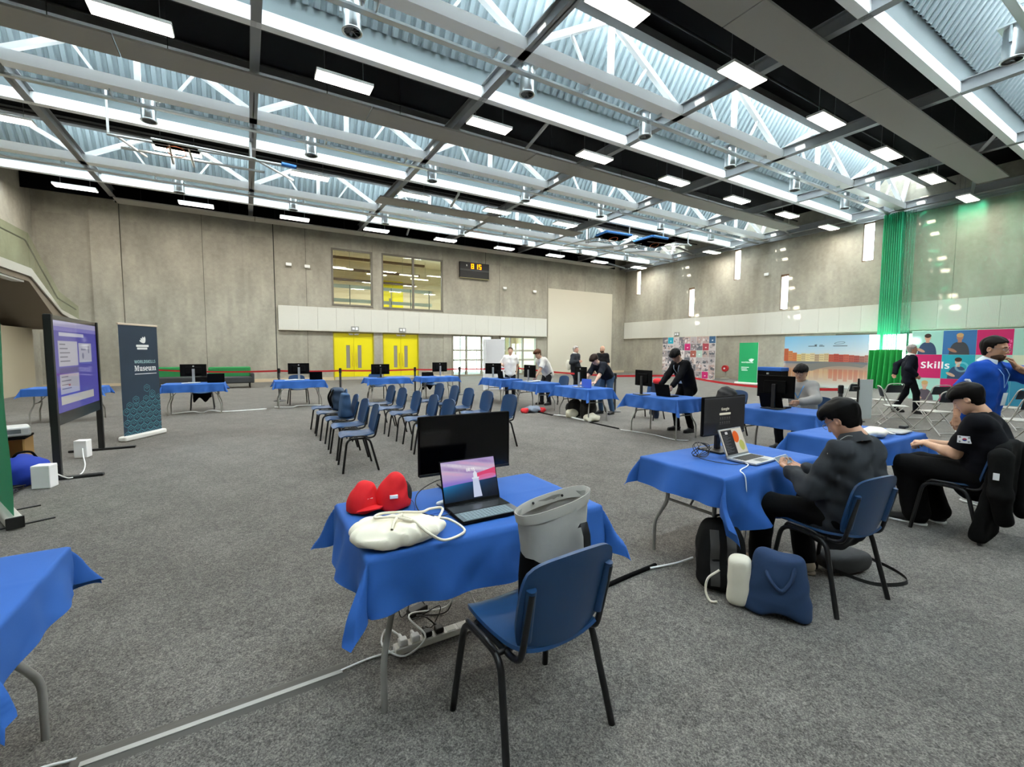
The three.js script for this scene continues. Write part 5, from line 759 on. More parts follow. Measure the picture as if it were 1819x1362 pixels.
// ---- along the right wall
const board = (name, label, X, z0, z1, y0, y1, tex, opt = {}) => { const w = z1 - z0, t = thing(name, label, opt.cat || 'banner', [X, 0, (z0 + z1) / 2], -Math.PI / 2); part('print', uvPlane(w, y1 - y0).translate(0, (y0 + y1) / 2, 0.021), mat('#ffffff', 0.55, 0, { map: tex, side: THREE.FrontSide }), t); part('panel', rbx(-w / 2, w / 2, y0, y1, -0.02, 0.02, 0.015), mat('#d7d9da', 0.5), t); return t; };
const handLogo = (c, x, y, s, col) => { c.fillStyle = col; for (let k = 0; k < 5; k++) { c.save(); c.translate(x, y); c.rotate(-0.9 + k * 0.38); c.beginPath(); c.ellipse(0, -s * 0.55, s * 0.13, s * 0.5, 0, 0, 7); c.fill(); c.restore(); } };
{
  const collage = canvasTex(1024, 720, (c, w, h) => {
    c.fillStyle = '#d9d6d6'; c.fillRect(0, 0, w, h); const k0 = seed; seed = 99; const cols = ['#9a9294', '#b3abad', '#6f6c74', '#c9bfbf', '#8a7e80', '#b8a09a', '#dad0ce', '#5c6069'];
    for (let r = 0; r < 6; r++) for (let k = 0; k < 9; k++) { const x = k * 114, y = r * 120, pw = 110, ph = 116; c.fillStyle = cols[Math.floor(rnd(0, 8))]; c.fillRect(x, y, pw, ph); for (let q = 0; q < 7; q++) { c.fillStyle = cols[Math.floor(rnd(0, 8))]; c.beginPath(); c.ellipse(x + rnd(15, 95), y + rnd(20, 100), rnd(8, 26), rnd(10, 34), rnd(0, 3), 0, 7); c.fill(); } }
    seed = k0; for (const [x, y, q] of [[1, 0, '#1a9fb8'], [4, 1, '#c9186e'], [8, 0, '#3a628a'], [7, 1, '#a8404c'], [6, 2, '#b5cfc4'], [5, 2, '#a55a4c'], [7, 5, '#c9186e']]) { c.fillStyle = q; c.fillRect(x * 114, y * 120, 110, 116); handLogo(c, x * 114 + 60, y * 120 + 80, 24, 'rgba(255,255,255,.75)'); }
  });
  const b = board('photo_board', 'freestanding photo collage board with pink and teal squares', 22.6, -19.25, -15.57, 0.05, 2.48, collage, { cat: 'display board' }); for (const s of [-1.5, 1.5]) part('foot', rbx(s - 0.03, s + 0.03, 0, 0.05, -0.3, 0.3, 0.01), white, b);
  const greenT = canvasTex(360, 800, (c, w, h) => { c.fillStyle = '#12a060'; c.fillRect(0, 0, w, h); handLogo(c, 245, 385, 70, '#f0fff8'); c.fillStyle = '#f0fff8'; c.font = 'bold 44px sans-serif'; c.fillText('worldskills', 50, 410, 240); c.font = 'bold 30px sans-serif'; c.fillRect(50, 490, 150, 14); c.fillRect(50, 520, 110, 14); c.fillRect(58, 550, 120, 14); });
  const gb = board('green_rollup', 'bright green roll-up banner with a white hand logo', 21.2, -13.27, -12.32, 0.1, 2.05, greenT); part('cassette', rbx(-0.62, 0.5, 0, 0.1, -0.1, 0.14, 0.03), mat('#eceae4', 0.4), gb);
  const quay = canvasTex(1024, 720, (c, w, h) => {
    let g = c.createLinearGradient(0, 0, 0, 330); g.addColorStop(0, '#7fb6d8'); g.addColorStop(0.6, '#bcd3de'); g.addColorStop(1, '#e2d6cf'); c.fillStyle = g; c.fillRect(0, 0, w, 360); g = c.createLinearGradient(0, 0, w, 0); g.addColorStop(0, 'rgba(90,170,215,.35)'); g.addColorStop(1, 'rgba(255,255,255,.25)'); c.fillStyle = g; c.fillRect(0, 0, w, 330);
    const hs = [['#b4552f', 180], ['#c47a44', 215], ['#c8743f', 240], ['#d8c07a', 262], ['#c9b98a', 250], ['#e0cf96', 256], ['#d8c9a0', 246], ['#b9a184', 262], ['#d6c79a', 256], ['#cdb98f', 250], ['#bf5a45', 262], ['#b64b3c', 255], ['#b24d40', 265], ['#c1604e', 262], ['#b0584a', 270], ['#a55046', 276], ['#9c6b5f', 282], ['#a9756a', 270]];
    hs.forEach(([q, y], k) => { const x = k * 58; c.fillStyle = q; c.fillRect(x, y, 59, 372 - y); c.fillStyle = 'rgba(70,50,45,.55)'; for (let r = 0; r < 3; r++) for (let s = 0; s < 3; s++) c.fillRect(x + 8 + s * 17, y + 14 + r * 30, 7, 13); });
    c.fillStyle = '#6d747c'; c.fillRect(0, 366, w, 36); g = c.createLinearGradient(0, 400, 0, h); g.addColorStop(0, '#8f8a86'); g.addColorStop(0.35, '#c79a78'); g.addColorStop(1, '#cfd8d6'); c.fillStyle = g; c.fillRect(0, 400, w, h - 400);
    hs.forEach(([q], k) => { c.globalAlpha = 0.4; c.fillStyle = q; c.fillRect(k * 58 + 6, 470, 46, 120 + (k * 31) % 60); c.globalAlpha = 1; });
    c.fillStyle = '#7c7d7a'; c.beginPath(); c.moveTo(250, 420); c.quadraticCurveTo(650, 330, 1000, 400); c.lineTo(1000, 412); c.lineTo(960, 440); c.quadraticCurveTo(650, 380, 380, 500); c.lineTo(300, 500); c.fill();
    c.fillStyle = 'rgba(60,70,80,.8)'; handLogo(c, 415, 145, 26, 'rgba(60,70,85,.8)'); c.fillRect(320, 142, 110, 10); c.fillRect(455, 142, 65, 10); c.fillRect(460, 128, 40, 8); c.lineWidth = 5; c.strokeStyle = 'rgba(60,70,85,.8)'; c.beginPath(); c.ellipse(700, 105, 60, 14, -0.12, 0, 7); c.stroke(); c.fillRect(625, 140, 165, 10);
  });
  board('quay_backdrop', 'wide backdrop printed with a riverside row of coloured houses', 22.4, -11.73, -8.33, 0.04, 2.34, quay, { cat: 'backdrop' });
  // skills wall: coloured photo tiles
  const t = thing('skills_backdrop', 'large backdrop of coloured photo tiles with the word Skills', 'backdrop', [19.7, 0, 0], -Math.PI / 2);
  const tile = 0.785, zs = -6.09, cols = 10, rows = 3, palette = [['#9fd6c6', '#2f6fa8', '#c81464', '#a9d8c9', '#1f9fb5'], ['#c81464', '#18a5b8', '#a9d8c9', '#d5dcc0', '#2f6fa8'], ['#a4d8ca', '#c81464', '#2a87a8', '#2a87a8', '#a9d8c9']];
  const person = (c, w, shirt, skin, hair) => { c.fillStyle = shirt; c.beginPath(); c.moveTo(w * 0.2, w); c.quadraticCurveTo(w * 0.22, w * 0.55, w * 0.42, w * 0.48); c.lineTo(w * 0.6, w * 0.48); c.quadraticCurveTo(w * 0.8, w * 0.55, w * 0.82, w); c.fill(); c.fillStyle = skin; c.fillRect(w * 0.45, w * 0.38, w * 0.12, w * 0.12); c.beginPath(); c.ellipse(w * 0.51, w * 0.28, w * 0.1, w * 0.14, 0, 0, 7); c.fill(); c.fillStyle = hair; c.beginPath(); c.ellipse(w * 0.51, w * 0.2, w * 0.11, w * 0.09, 0, 0, 7); c.fill(); c.fillStyle = skin; c.beginPath(); c.ellipse(w * 0.3, w * 0.82, w * 0.16, w * 0.06, 0.5, 0, 7); c.fill(); };
  for (let r = 0; r < rows; r++) for (let k = 0; k < cols; k++) {
    const col = palette[r][k % 5], figure = (r + k) % 2 === 0 || (r === 0 && k === 1), tex = k < 5 ? canvasTex(192, 192, (c, w) => {
      c.fillStyle = col; c.fillRect(0, 0, w, w); if (figure && !(r === 0 && k === 2)) person(c, w, ['#2d4a6a', '#3b4148', '#5d5560', '#39434d'][(r * 3 + k) % 4], ['#c99a80', '#a8785e', '#d3a98f'][(r + k) % 3], ['#3a2a22', '#5a3d2a', '#c9a36a'][(r + 2 * k) % 3]);
      c.fillStyle = '#ffffff'; if (r === 1 && k === 0) { c.font = 'bold 74px sans-serif'; c.fillText('Skil', 62, 112, 132); } if (r === 1 && k === 1) { c.font = 'bold 74px sans-serif'; c.fillText('ls', -6, 112); c.strokeStyle = 'rgba(180,235,240,.5)'; c.lineWidth = 14; c.beginPath(); c.arc(120, 96, 34, 0, 7); c.stroke(); } if (r === 0 && k === 2) { c.fillStyle = 'rgba(240,130,180,.95)'; c.font = 'bold 36px sans-serif'; c.fillText('worldskills', 30, 100, 158); c.fillText('Ireland2', 44, 136, 140); }
    }) : null;
    part('photo_tile', uvPlane(tile - 0.004, tile - 0.004).translate(zs + (k + 0.5) * tile, 2.31 - (r + 0.5) * tile, 0.021), mat(tex ? '#ffffff' : col, 0.5, 0, tex ? { map: tex, side: THREE.FrontSide } : {}), t);
  }
  part('frame_panel', rbx(zs - 0.02, zs + cols * tile, 0, 2.32, -0.12, 0.018, 0.01), mat('#b9d8cd', 0.6), t);
  // table with black cases at the wall
  const bt = thing('case_table', 'black flight case under a blue cloth against the concrete wall', 'case', [22.0, 0, -12.1], -Math.PI / 2); part('case_body', rbx(-0.62, 0.62, 0.02, 0.76, -0.35, 0.3, 0.02), blackMatte, bt); part('cloth', rbx(-0.64, 0.64, 0.68, 0.86, -0.36, 0.32, 0.03), clothBlue, bt); part('latch', rbx(-0.06, 0.06, 0.52, 0.6, 0.3, 0.31, 0.004), chrome, bt);
  const f = onX(1291, 672, 24.6), fr = thing('fire_hose_reel', 'red fire hose reel standing at the concrete wall', 'hose reel', [24.5, 0, f.z], -Math.PI / 2); part('reel', new THREE.CylinderGeometry(0.19, 0.19, 0.14, 32).rotateX(Math.PI / 2).translate(0, 0.62, 0.1), mat('#c3262b', 0.5), fr); part('hub', new THREE.CylinderGeometry(0.05, 0.05, 0.18, 20).rotateX(Math.PI / 2).translate(0, 0.62, 0.12), white, fr); part('stand', [rbx(-0.22, 0.22, 0, 0.05, -0.05, 0.2, 0.01), rbx(-0.04, 0.04, 0.05, 0.62, 0, 0.06, 0.01)], mat('#a8a49a', 0.5), fr);
  const ws = thing('white_partition', 'tall white folding partition in front of the glass doors', 'partition', [0, 0, 0]); const pa = onZ(857, 650, -15.6), pb = onZ(898, 650, -15.2), pc = (pa.x + pb.x) / 2 - 0.1;
  const pan = (a, b) => { const L = Math.hypot(b[0] - a[0], b[1] - a[1]); return geoAt(rbx(-L / 2, L / 2, 0.02, 2.05, -0.02, 0.02, 0.01), (a[0] + b[0]) / 2, 0, (a[1] + b[1]) / 2, -Math.atan2(b[1] - a[1], b[0] - a[0])); };
  part('panel', pan([pa.x, -15.5], [pc, -15.9]), mat('#e9ebee', 0.5), ws); part('panel', pan([pc + 0.02, -15.9], [pb.x + 0.1, -15.45]), mat('#e9ebee', 0.5), ws);
}
// ---- hanging green net
{
  const net = new THREE.MeshPhysicalMaterial({ color: hex('#2fae86'), roughness: 0.9, transparent: true, opacity: 0.16, side: THREE.DoubleSide }), dense = new THREE.MeshPhysicalMaterial({ color: hex('#3fe0b0'), roughness: 0.9, transparent: true, opacity: 0.6, side: THREE.DoubleSide });
  const t = thing('divider_net', 'green dividing net gathered beside a sheer stretch along the concrete wall', 'net', [24.3, 0, -8.35]);
  const wavy = (za, zb, y0, y1, amp, f, sx = 0) => ruled(Array.from({ length: 15 }, (_, j) => { const g = j / 14; return Array.from({ length: 140 }, (_, k) => { const u = k / 139; return V(amp * Math.sin(u * f + 0.4 * Math.sin(g * 5)) + sx * g, y0 + (y1 - y0) * g, za + (zb - za) * u * (1 - 0.12 * g)); }); }));
  part('gathered_net', wavy(-0.42, 0.4, 0.02, 7.6, 0.16, 60), dense, t); part('gathered_edge', wavy(0.25, 0.75, 0.02, 7.6, 0.1, 30), new THREE.MeshPhysicalMaterial({ color: hex('#38b48c'), roughness: 0.9, transparent: true, opacity: 0.35, side: THREE.DoubleSide }), t);
  part('sheer_net', wavy(0.4, 9.5, 1.6, 7.6, 0.12, 60), net, t); part('rail', bx(-0.03, 0.03, 7.58, 7.64, -0.6, 9.6), greySteel, t);
  const p = thing('green_drape', 'bright green cloth bundle at the foot of the gathered net', 'cloth', [23.75, 0, -8.3]); const cloth = mat('#1f9a46', 0.8);
  part('fold', ruled(Array.from({ length: 12 }, (_, j) => { const g = j / 11; return Array.from({ length: 100 }, (_, k) => { const u = k / 99; return V((0.1 + 0.05 * g) * Math.sin(u * 42 + 2 * g) - 0.1 * g, 1.72 - 1.7 * g, -0.62 + 1.3 * u * (1 + 0.06 * g)); }); })), cloth, p);
}
// ---- folding chairs facing the coloured backdrop
{
  const fm = mat('#b4b2ac', 0.4, 0.4), dark = mat('#18222e', 0.5); let proto;
  const spots = [[11.85, -3.88, 1.45, 'grey folding chair with a navy back beside the man in the suit'], [11.4, -3.1, 1.5, 'grey folding chair with a navy back behind the blue table'], [12.7, -5.05, 1.4, 'grey folding chair standing by the white sign post'], [13.1, -4.5, 1.5, 'grey folding chair in the second row beside the suited man\'s legs'], [13.4, -3.78, 1.5, 'grey folding chair in the second row in front of the pink tile'], [13.6, -2.55, 1.5, 'grey folding chair in the second row behind the man in the blue polo'], [11.2, -2.0, 1.35, 'grey folding chair in front of the blue polo man\'s badge']];
  for (const [x, z, r, l] of spots) {
    if (!proto) {
      proto = thing('folding_chair', l, 'chair', [x, 0, z], -r - 1.2, 'grey folding chairs');
      part('seat', rbx(-0.2, 0.2, 0.43, 0.45, -0.2, 0.18, 0.01), fm, proto); part('back_panel', shell((u, v) => V((u - 0.5) * 0.41, 0.64 + v * 0.18, 0.22 + 0.05 * v + 0.03 * (1 - 4 * (u - 0.5) ** 2)), 12, 4, 0.006), dark, proto);
      for (const s of [-1, 1]) { part('front_frame', bentTube([[s * 0.215, 0.01, -0.3], [s * 0.215, 0.45, 0.1], [s * 0.215, 0.82, 0.27], [s * 0.16, 0.85, 0.29], [0, 0.855, 0.29]], 0.011, 0.05), fm, proto); part('rear_leg', rod([s * 0.195, 0.01, 0.28], [s * 0.195, 0.44, -0.12], 0.01), fm, proto); }
      part('foot_bar', rod([-0.215, 0.03, -0.285], [0.215, 0.03, -0.285], 0.01), fm, proto); part('foot_bar', rod([-0.195, 0.05, 0.245], [0.195, 0.05, 0.245], 0.01), fm, proto);
    } else copy(proto, [x, 0, z], -r - 1.2, l);
  }
  const s = thing('sign_stand', 'narrow white sign on a black post by the folding chairs', 'sign', [0, 0, 0]); const p = onY(1521, 748, 0); s.position.set(p.x, 0, p.z); s.rotation.y = -0.5; part('post', rod([0, 0, 0], [0, 0.98, 0], 0.02), black, s); part('head', rbx(-0.12, 0.02, 0.72, 0.8, -0.03, 0.03, 0.01), black, s); part('sign_panel', rbx(0.03, 0.34, 0.06, 0.96, -0.008, 0.008, 0.004), mat('#cfd6d6', 0.35), s); part('foot', new THREE.CylinderGeometry(0.15, 0.16, 0.02, 24).translate(0, 0.01, 0), black, s);
}
// ---- wall fittings
{
  const seg = { 8: 'abcdefg', 1: 'bc', 5: 'afgcd' }, t = thing('scoreboard', 'black wall scoreboard showing 8 15 in yellow digits', 'scoreboard', [12.13, 6.02, ZB + 0.05]);
  part('case', rbx(-0.99, 0.99, 0, 0.93, 0, 0.14, 0.01), mat('#141415', 0.6), t); part('middle_bar', bx(-0.98, 0.98, 0.42, 0.52, 0.14, 0.146), mat('#3a3b3d', 0.6), t); part('bottom_trim', bx(-0.99, 0.99, -0.02, 0.0, 0, 0.15), mat('#a9a070', 0.5), t);
  const led = new THREE.MeshStandardMaterial({ color: '#ffb000', emissive: hex('#ffa200'), emissiveIntensity: 1.6 });
  const digit = (n, x, y, w, h) => { const b = { a: [0, h, w, 0], g: [0, h / 2, w, 0], d: [0, 0, w, 0], f: [0, h / 2, 0, h / 2], e: [0, 0, 0, h / 2], b: [w, h / 2, 0, h / 2], c: [w, 0, 0, h / 2] }; part('lamp_digit', [...seg[n]].map((s) => { const [sx, sy, dx, dy] = b[s]; return bx(x + sx - 0.022, x + sx + dx + 0.022, y + sy - 0.022, y + sy + dy + 0.022, 0.14, 0.15); }), led, t); };
  digit(8, -0.22, 0.58, 0.13, 0.25); digit(1, 0.16, 0.58, 0.02, 0.25); digit(5, 0.29, 0.58, 0.13, 0.25); part('indicator', bx(-0.56, -0.52, 0.68, 0.78, 0.14, 0.148), white, t);
  part('feed_cable', rod([0.8, 0.92, 0.03], [0.8, 2.0, 0.03], 0.012), black, t);
  const exit = (l, pos, ry) => { const e = thing('exit_sign', l, 'exit sign', pos, ry, 'exit signs over doors'); part('plate', rbx(-0.2, 0.2, 0, 0.24, 0, 0.03, 0.01), mat('#8e8f8a', 0.5), e); part('arrow_square', bx(-0.14, -0.02, 0.07, 0.17, 0.03, 0.033), white, e); part('running_figure', bx(0.03, 0.14, 0.05, 0.19, 0.03, 0.033), white, e); };
  exit('grey exit sign on the panels over the left yellow doors', [5.02, 2.62, ZB + 0.14], 0); exit('grey exit sign on the panels over the right yellow doors', [7.6, 2.62, ZB + 0.14], 0); exit('grey exit sign on the panel band above the photo board', [XR - 0.14, 2.66, onX(1205, 591, XR).z], -Math.PI / 2);
  const sensor = (l, p, ry, g) => { const s = thing('wall_sensor', l, 'sensor', p, ry, 'small sensors on the walls'); part('mount', rbx(-0.04, 0.04, -0.04, 0.04, -0.05, 0.04, 0.01), grey, s); part('housing', rbx(-0.13, 0.13, -0.08, 0.08, 0.02, 0.1, 0.03), white, s); };
  sensor('small white alarm box left of the upper windows', [1.92, 5.82, ZB + 0.05], 0); sensor('white camera dome near the upper windows', [2.76, 5.8, ZB + 0.05], 0); sensor('white sensor right of the scoreboard', [14.3, 5.6, ZB + 0.05], 0); sensor('white sensor at the top of the beige wall panel', [16.6, 5.55, ZB + 0.05], 0); sensor('white sensor between two slit windows', [XR - 0.05, 5.9, -14.2], -Math.PI / 2);
}
// ---- folded-up basketball hoops under the roof
{
  const hm = mat('#b9bbba', 0.45, 0.2), pad = mat('#2a6fb8', 0.6), bm = mat('#d9d2bf', 0.5), Y = 7.25, q = (px, py, y = Y) => onY(px, py, y);
  const hoop = (label, rails, boardPx, pads, drops) => {
    const t = thing('basketball_hoop', label, 'basketball hoop', [0, 0, 0], 0, 'folded basketball hoops under the roof');
    for (const [a, b] of rails) part('frame_tube', rod(q(...a), q(...b), 0.035), hm, t);
    for (const d of drops) { const p = q(...d); part('hanger', rod(p, [p.x, 8.8, p.z], 0.03), hm, t); }
    if (boardPx) { const [a, b, c] = boardPx.map((p) => q(...p)); const e = b.clone().sub(a), f = c.clone().sub(a), g = new THREE.BoxGeometry(1, 0.05, 1); const m = new THREE.Matrix4().makeBasis(e, V(0, 1, 0), f); m.setPosition(a.clone().addScaledVector(e, 0.5).addScaledVector(f, 0.5)); g.applyMatrix4(m); part('backboard', g, bm, t); const r = new THREE.TorusGeometry(0.22, 0.012, 8, 28); r.rotateX(Math.PI / 2 - 0.3); const pp = a.clone().addScaledVector(e, 0.5).addScaledVector(f, 0.5); r.translate(pp.x, pp.y - 0.15, pp.z); part('rim', r, mat('#c8622a', 0.5), t); }
    for (const [a, b] of pads) part('edge_pad', rod(q(...a), q(...b), 0.06), pad, t);
    return t;
  };
  hoop('folded basketball hoop hanging above the big screen side', [[[190, 238], [520, 296]], [[215, 262], [470, 306]], [[268, 246], [452, 282]], [[205, 240], [260, 278]], [[452, 282], [520, 320]], [[300, 255], [308, 290]], [[335, 262], [345, 296]]], [[268, 246], [350, 262], [276, 258]], [[[500, 291], [526, 297]]], [[192, 236], [446, 282]]);
  hoop('folded basketball hoop with blue pads by the right wall, left of the pair', [[[1000, 436], [1070, 420]], [[990, 444], [1090, 440]], [[1040, 430], [1130, 425]], [[1060, 440], [1140, 432]]], [[1056, 421], [1078, 411], [1100, 428]], [[[1060, 418], [1078, 411]], [[1078, 411], [1122, 418]]], [[1045, 432], [1118, 420]]);
  hoop('folded basketball hoop with blue pads by the right wall, nearer the corner', [[[1120, 440], [1225, 434]], [[1110, 448], [1200, 445]], [[1150, 428], [1228, 436]]], [[1126, 432], [1160, 419], [1165, 440]], [[[1126, 428], [1160, 419]], [[1160, 419], [1186, 424]]], [[1178, 424], [1222, 434]]);
}
// ---- white drain pipes under the dark roof bays
[[[975, 216], [934, 264], 'bent white drain pipe beside the middle grey strip'], [[815, 344], [801, 366], 'bent white drain pipe in the roof bay of the shorter strip'], [[727, 404], [723, 416], 'short white drain pipe near the windowed concrete wall'], [[1770, 238], [1735, 274], 'bent white drain pipe at the end of the strip above the green net']].forEach(([a, b, l]) => {
  const p = onY(...a, 7.8), q = onY(...b, 7.8), d = q.clone().sub(p).normalize(); part('drain_pipe', bentTube([[p.x, 8.79, p.z], [p.x, 7.8, p.z], [q.x, 7.78, q.z]], 0.05, 0.12, 10), mat('#c9cbca', 0.45), scene.getObjectByName('ceiling')).userData.label = l;
});
// ---------------------------------------------------------------- people: local axes x right, y up, forward is -z
const lerp3 = (a, b, t) => a.clone().lerp(b, t);
function ik(a, target, l1, l2, pole) {
  const d = target.clone().sub(a); let L = d.length(); const m = (l1 + l2) * 0.998; if (L > m) { d.multiplyScalar(m / L); L = m; } const end = a.clone().add(d), u = d.clone().normalize();
  const x = (l1 * l1 - l2 * l2 + L * L) / (2 * L), h = Math.sqrt(Math.max(0, l1 * l1 - x * x)), q = pole.clone().addScaledVector(u, -pole.dot(u)).normalize();
  return [a.clone().addScaledVector(u, x).addScaledVector(q, h), end];
}
function blob(caps, cell, k = 0.03, extra, noise = 0, nf = 30) {  // mesh of smoothly joined tapered capsules [a, b, ra, rb]
  const lo = [1e9, 1e9, 1e9], hi = [-1e9, -1e9, -1e9];
  for (const [a, b, ra, rb] of caps) for (const p of [a, b]) { const r = Math.max(ra, rb ?? ra) + cell * 2.5 + noise; ['x', 'y', 'z'].forEach((q, i) => { lo[i] = Math.min(lo[i], p[q] - r); hi[i] = Math.max(hi[i], p[q] + r); }); }
  const fs = caps.map(([a, b, ra, rb, flat]) => { const f = cap(a, b, ra, rb ?? ra); if (!flat) return f; const n = b.clone().sub(a).normalize(); return (x, y, z) => smax(f(x, y, z), (x - b.x) * n.x + (y - b.y) * n.y + (z - b.z) * n.z, 0.006); });
  return nets((x, y, z) => { let d = fs[0](x, y, z); for (let i = 1; i < fs.length; i++) { const e = fs[i](x, y, z); d = e - d > k ? d : d - e > k ? e : smin(d, e, k); } if (extra) d = extra(d, x, y, z); if (noise && Math.abs(d) < 0.06) d += noise * wob(x, y, z, nf); return d; }, lo, hi, cell);
}
function handCaps(w, dir, nrm, s, curl, mirror) {     // palm, four fingers of unequal length, a thumb from the side of the palm
  const d = dir.clone().normalize(), n = nrm.clone().addScaledVector(d, -nrm.dot(d)).normalize(), side = d.clone().cross(n).multiplyScalar(mirror), c = [];
  const P = (f, q, h) => w.clone().addScaledVector(d, f * s).addScaledVector(side, q * s).addScaledVector(n, h * s);
  c.push([P(-0.02, 0, 0), P(0.03, 0, 0), 0.024 * s, 0.02 * s]);
  const L = [0.068, 0.078, 0.072, 0.056];
  for (let i = 0; i < 4; i++) {
    const q = -0.03 + i * 0.02, k0 = P(0.085 - 0.006 * Math.abs(i - 1), q, 0); c.push([P(0.01, q * 0.55, 0), k0, 0.014 * s, 0.0115 * s]);
    const a1 = curl * 0.9, a2 = curl * 1.9, l = L[i] * s, k1 = k0.clone().addScaledVector(d, l * 0.52 * Math.cos(a1)).addScaledVector(n, l * 0.52 * Math.sin(a1)), k2 = k1.clone().addScaledVector(d, l * 0.48 * Math.cos(a2)).addScaledVector(n, l * 0.48 * Math.sin(a2));
    c.push([k0, k1, 0.0096 * s, 0.0086 * s], [k1, k2, 0.0086 * s, 0.0072 * s]);
  }
  const t0 = P(0.02, -0.022, 0.004), t1 = P(0.06, -0.05, 0.018), t2 = P(0.092, -0.052, 0.03); c.push([t0, t1, 0.0125 * s, 0.0105 * s], [t1, t2, 0.0105 * s, 0.0088 * s]); return c;
}
function makePerson(o) {
  const s = o.s || 1, cell = o.cell || 0.016, t = thing('person', o.label, 'person', [o.pos[0], 0, o.pos[1]], o.turn);
  const skin = mat(o.skin || '#c79a7c', 0.55, 0, { sheen: 0.15, sheenColor: hex('#ffb090') }), top = mat(o.top, o.topRough || 0.85, 0, { bumpMap: weaveBump, bumpScale: 0.0006, specularIntensity: 0.3 }), leg = mat(o.trousers, 0.88, 0, { specularIntensity: 0.3 }), shoe = mat(o.shoes || '#151515', 0.6);
  const P = V(...(o.pelvis || [0, 0.95 * s, 0])), lean = o.lean || 0, sideLean = o.side || 0, U = V(Math.sin(sideLean), Math.cos(lean), -Math.sin(lean)).normalize(), tw = o.twist || 0, R = V(Math.cos(tw), 0, Math.sin(tw)), curve = o.curve || 0;
  const M = P.clone().addScaledVector(U, 0.25 * s), U2 = V(U.x, Math.cos(lean + curve), -Math.sin(lean + curve)).normalize(), N = M.clone().addScaledVector(U2, 0.25 * s), F2 = U2.clone().cross(R).multiplyScalar(1);
  const sh = 0.152 * s, wide = o.wide || 1, S = [-1, 1].map((q) => N.clone().addScaledVector(U2, -0.055 * s).addScaledVector(R, q * sh * wide)), Hp = [-1, 1].map((q) => P.clone().addScaledVector(V(1, 0, 0), q * 0.088 * s));
  const la = 0.285 * s, lf = 0.25 * s, lt = 0.43 * s, ls = 0.43 * s;
  const arms = [0, 1].map((i) => { const q = i ? 1 : -1, tg = V(...o.hands[i]), pole = V(...(o.elbows?.[i] || [q * 0.7, -1, 0.6])); return ik(S[i], tg, la, lf, pole); });
  const legs = [0, 1].map((i) => { const tg = V(...o.feet[i]); return ik(Hp[i], tg, lt, ls, V(...(o.knees?.[i] || [i ? 0.15 : -0.15, 0.3, -1]))); });
  // head
  const Uh = V(Math.sin(o.headSide || 0), 1, 0), hq = new THREE.Quaternion().setFromEuler(new THREE.Euler(-(o.headPitch || 0), (o.headYaw || 0), o.headRoll || 0, 'YXZ')), neckDir = V(0, Math.cos((lean + curve) * 0.6 + (o.headPitch || 0) * 0.35), -Math.sin((lean + curve) * 0.6 + (o.headPitch || 0) * 0.35));
  const A = N.clone().addScaledVector(neckDir, 0.085 * s), toW = (x, y, z) => V(x * s, y * s, z * s).applyQuaternion(hq).add(A).add(V(0, 0.07 * s, -0.012 * s).applyQuaternion(hq)), inv = hq.clone().invert();
  const HO = V(0, 0.07 * s, -0.012 * s).applyQuaternion(hq).add(A);
  const headF = (x, y, z) => {
    const ax = Math.abs(x); let d = smin(ell(0, 0.035, 0.012, 0.074, 0.086, 0.094)(x, y, z), ell(0, -0.025, -0.022, 0.06, 0.085, 0.068)(x, y, z), 0.03);
    d = smin(d, ell(0, -0.088, -0.048, 0.032, 0.024, 0.03)(x, y, z), 0.035); d = smin(d, ell(0.042, -0.05, -0.005, 0.022, 0.035, 0.04)(ax, y, z), 0.03); d = smin(d, cap(V(0.012, 0.026, -0.08), V(0.042, 0.024, -0.068), 0.008)(ax, y, z), 0.018);
    d = smax(d, -ell(0.031, 0.006, -0.102, 0.018, 0.012, 0.02)(ax, y, z), 0.012);
    d = smin(d, cap(V(0, 0.012, -0.086), V(0, -0.026, -0.103), 0.007, 0.0105)(x, y, z), 0.012); d = smin(d, ell(0.011, -0.03, -0.092, 0.008, 0.007, 0.01)(ax, y, z), 0.008); d = smin(d, cap(V(0, -0.058, -0.084), V(0.02, -0.06, -0.076), 0.0065, 0.004)(ax, y, z), 0.008);
    d = smin(d, smax(ell(0.078, -0.004, 0.012, 0.011, 0.031, 0.02)(ax, y, z), -ell(0.086, -0.002, 0.008, 0.007, 0.016, 0.01)(ax, y, z), 0.004), 0.008); return d;
  };
  const toL = V(0, 0, 0), hc = o.headCell || cell * 0.4;
  const headGeo = nets((x, y, z) => smin(headF(x, y, z), cap(V(0, -0.05, 0.018), V(0, -0.135, 0.03), 0.05, 0.052)(x, y, z), 0.02), [-0.11, -0.15, -0.125], [0.11, 0.14, 0.125], hc / s);
  const placeHead = (g) => { g.scale(s, s, s); g.applyQuaternion(hq); g.translate(HO.x, HO.y, HO.z); return g; };
  placeHead(headGeo);
  // body, one continuous skin
  const caps = []; const bodyR = o.bulk || 1;
  const torso = (e) => { const c = []; for (const q of [-1, 1]) { c.push([P.clone().addScaledVector(R, q * 0.07 * s), M.clone().addScaledVector(R, q * 0.075 * s * bodyR), 0.1 * s + e, 0.1 * s * bodyR + e], [M.clone().addScaledVector(R, q * 0.075 * s * bodyR), S[q < 0 ? 0 : 1].clone().addScaledVector(R, -q * 0.055 * s).addScaledVector(U2, -0.055 * s), 0.1 * s * bodyR + e, 0.09 * s + e]); } c.push([S[0], S[1], 0.056 * s + e, 0.056 * s + e], [N.clone().addScaledVector(U2, -0.06 * s), N.clone().addScaledVector(U2, -0.01), 0.07 * s + e, 0.05 * s + e]); if (o.belly) c.push([M.clone().addScaledVector(F2, -o.belly * s), P.clone().addScaledVector(F2, -o.belly * s * 0.7).addScaledVector(U, 0.06), 0.1 * s + e, 0.1 * s + e]); return c; };
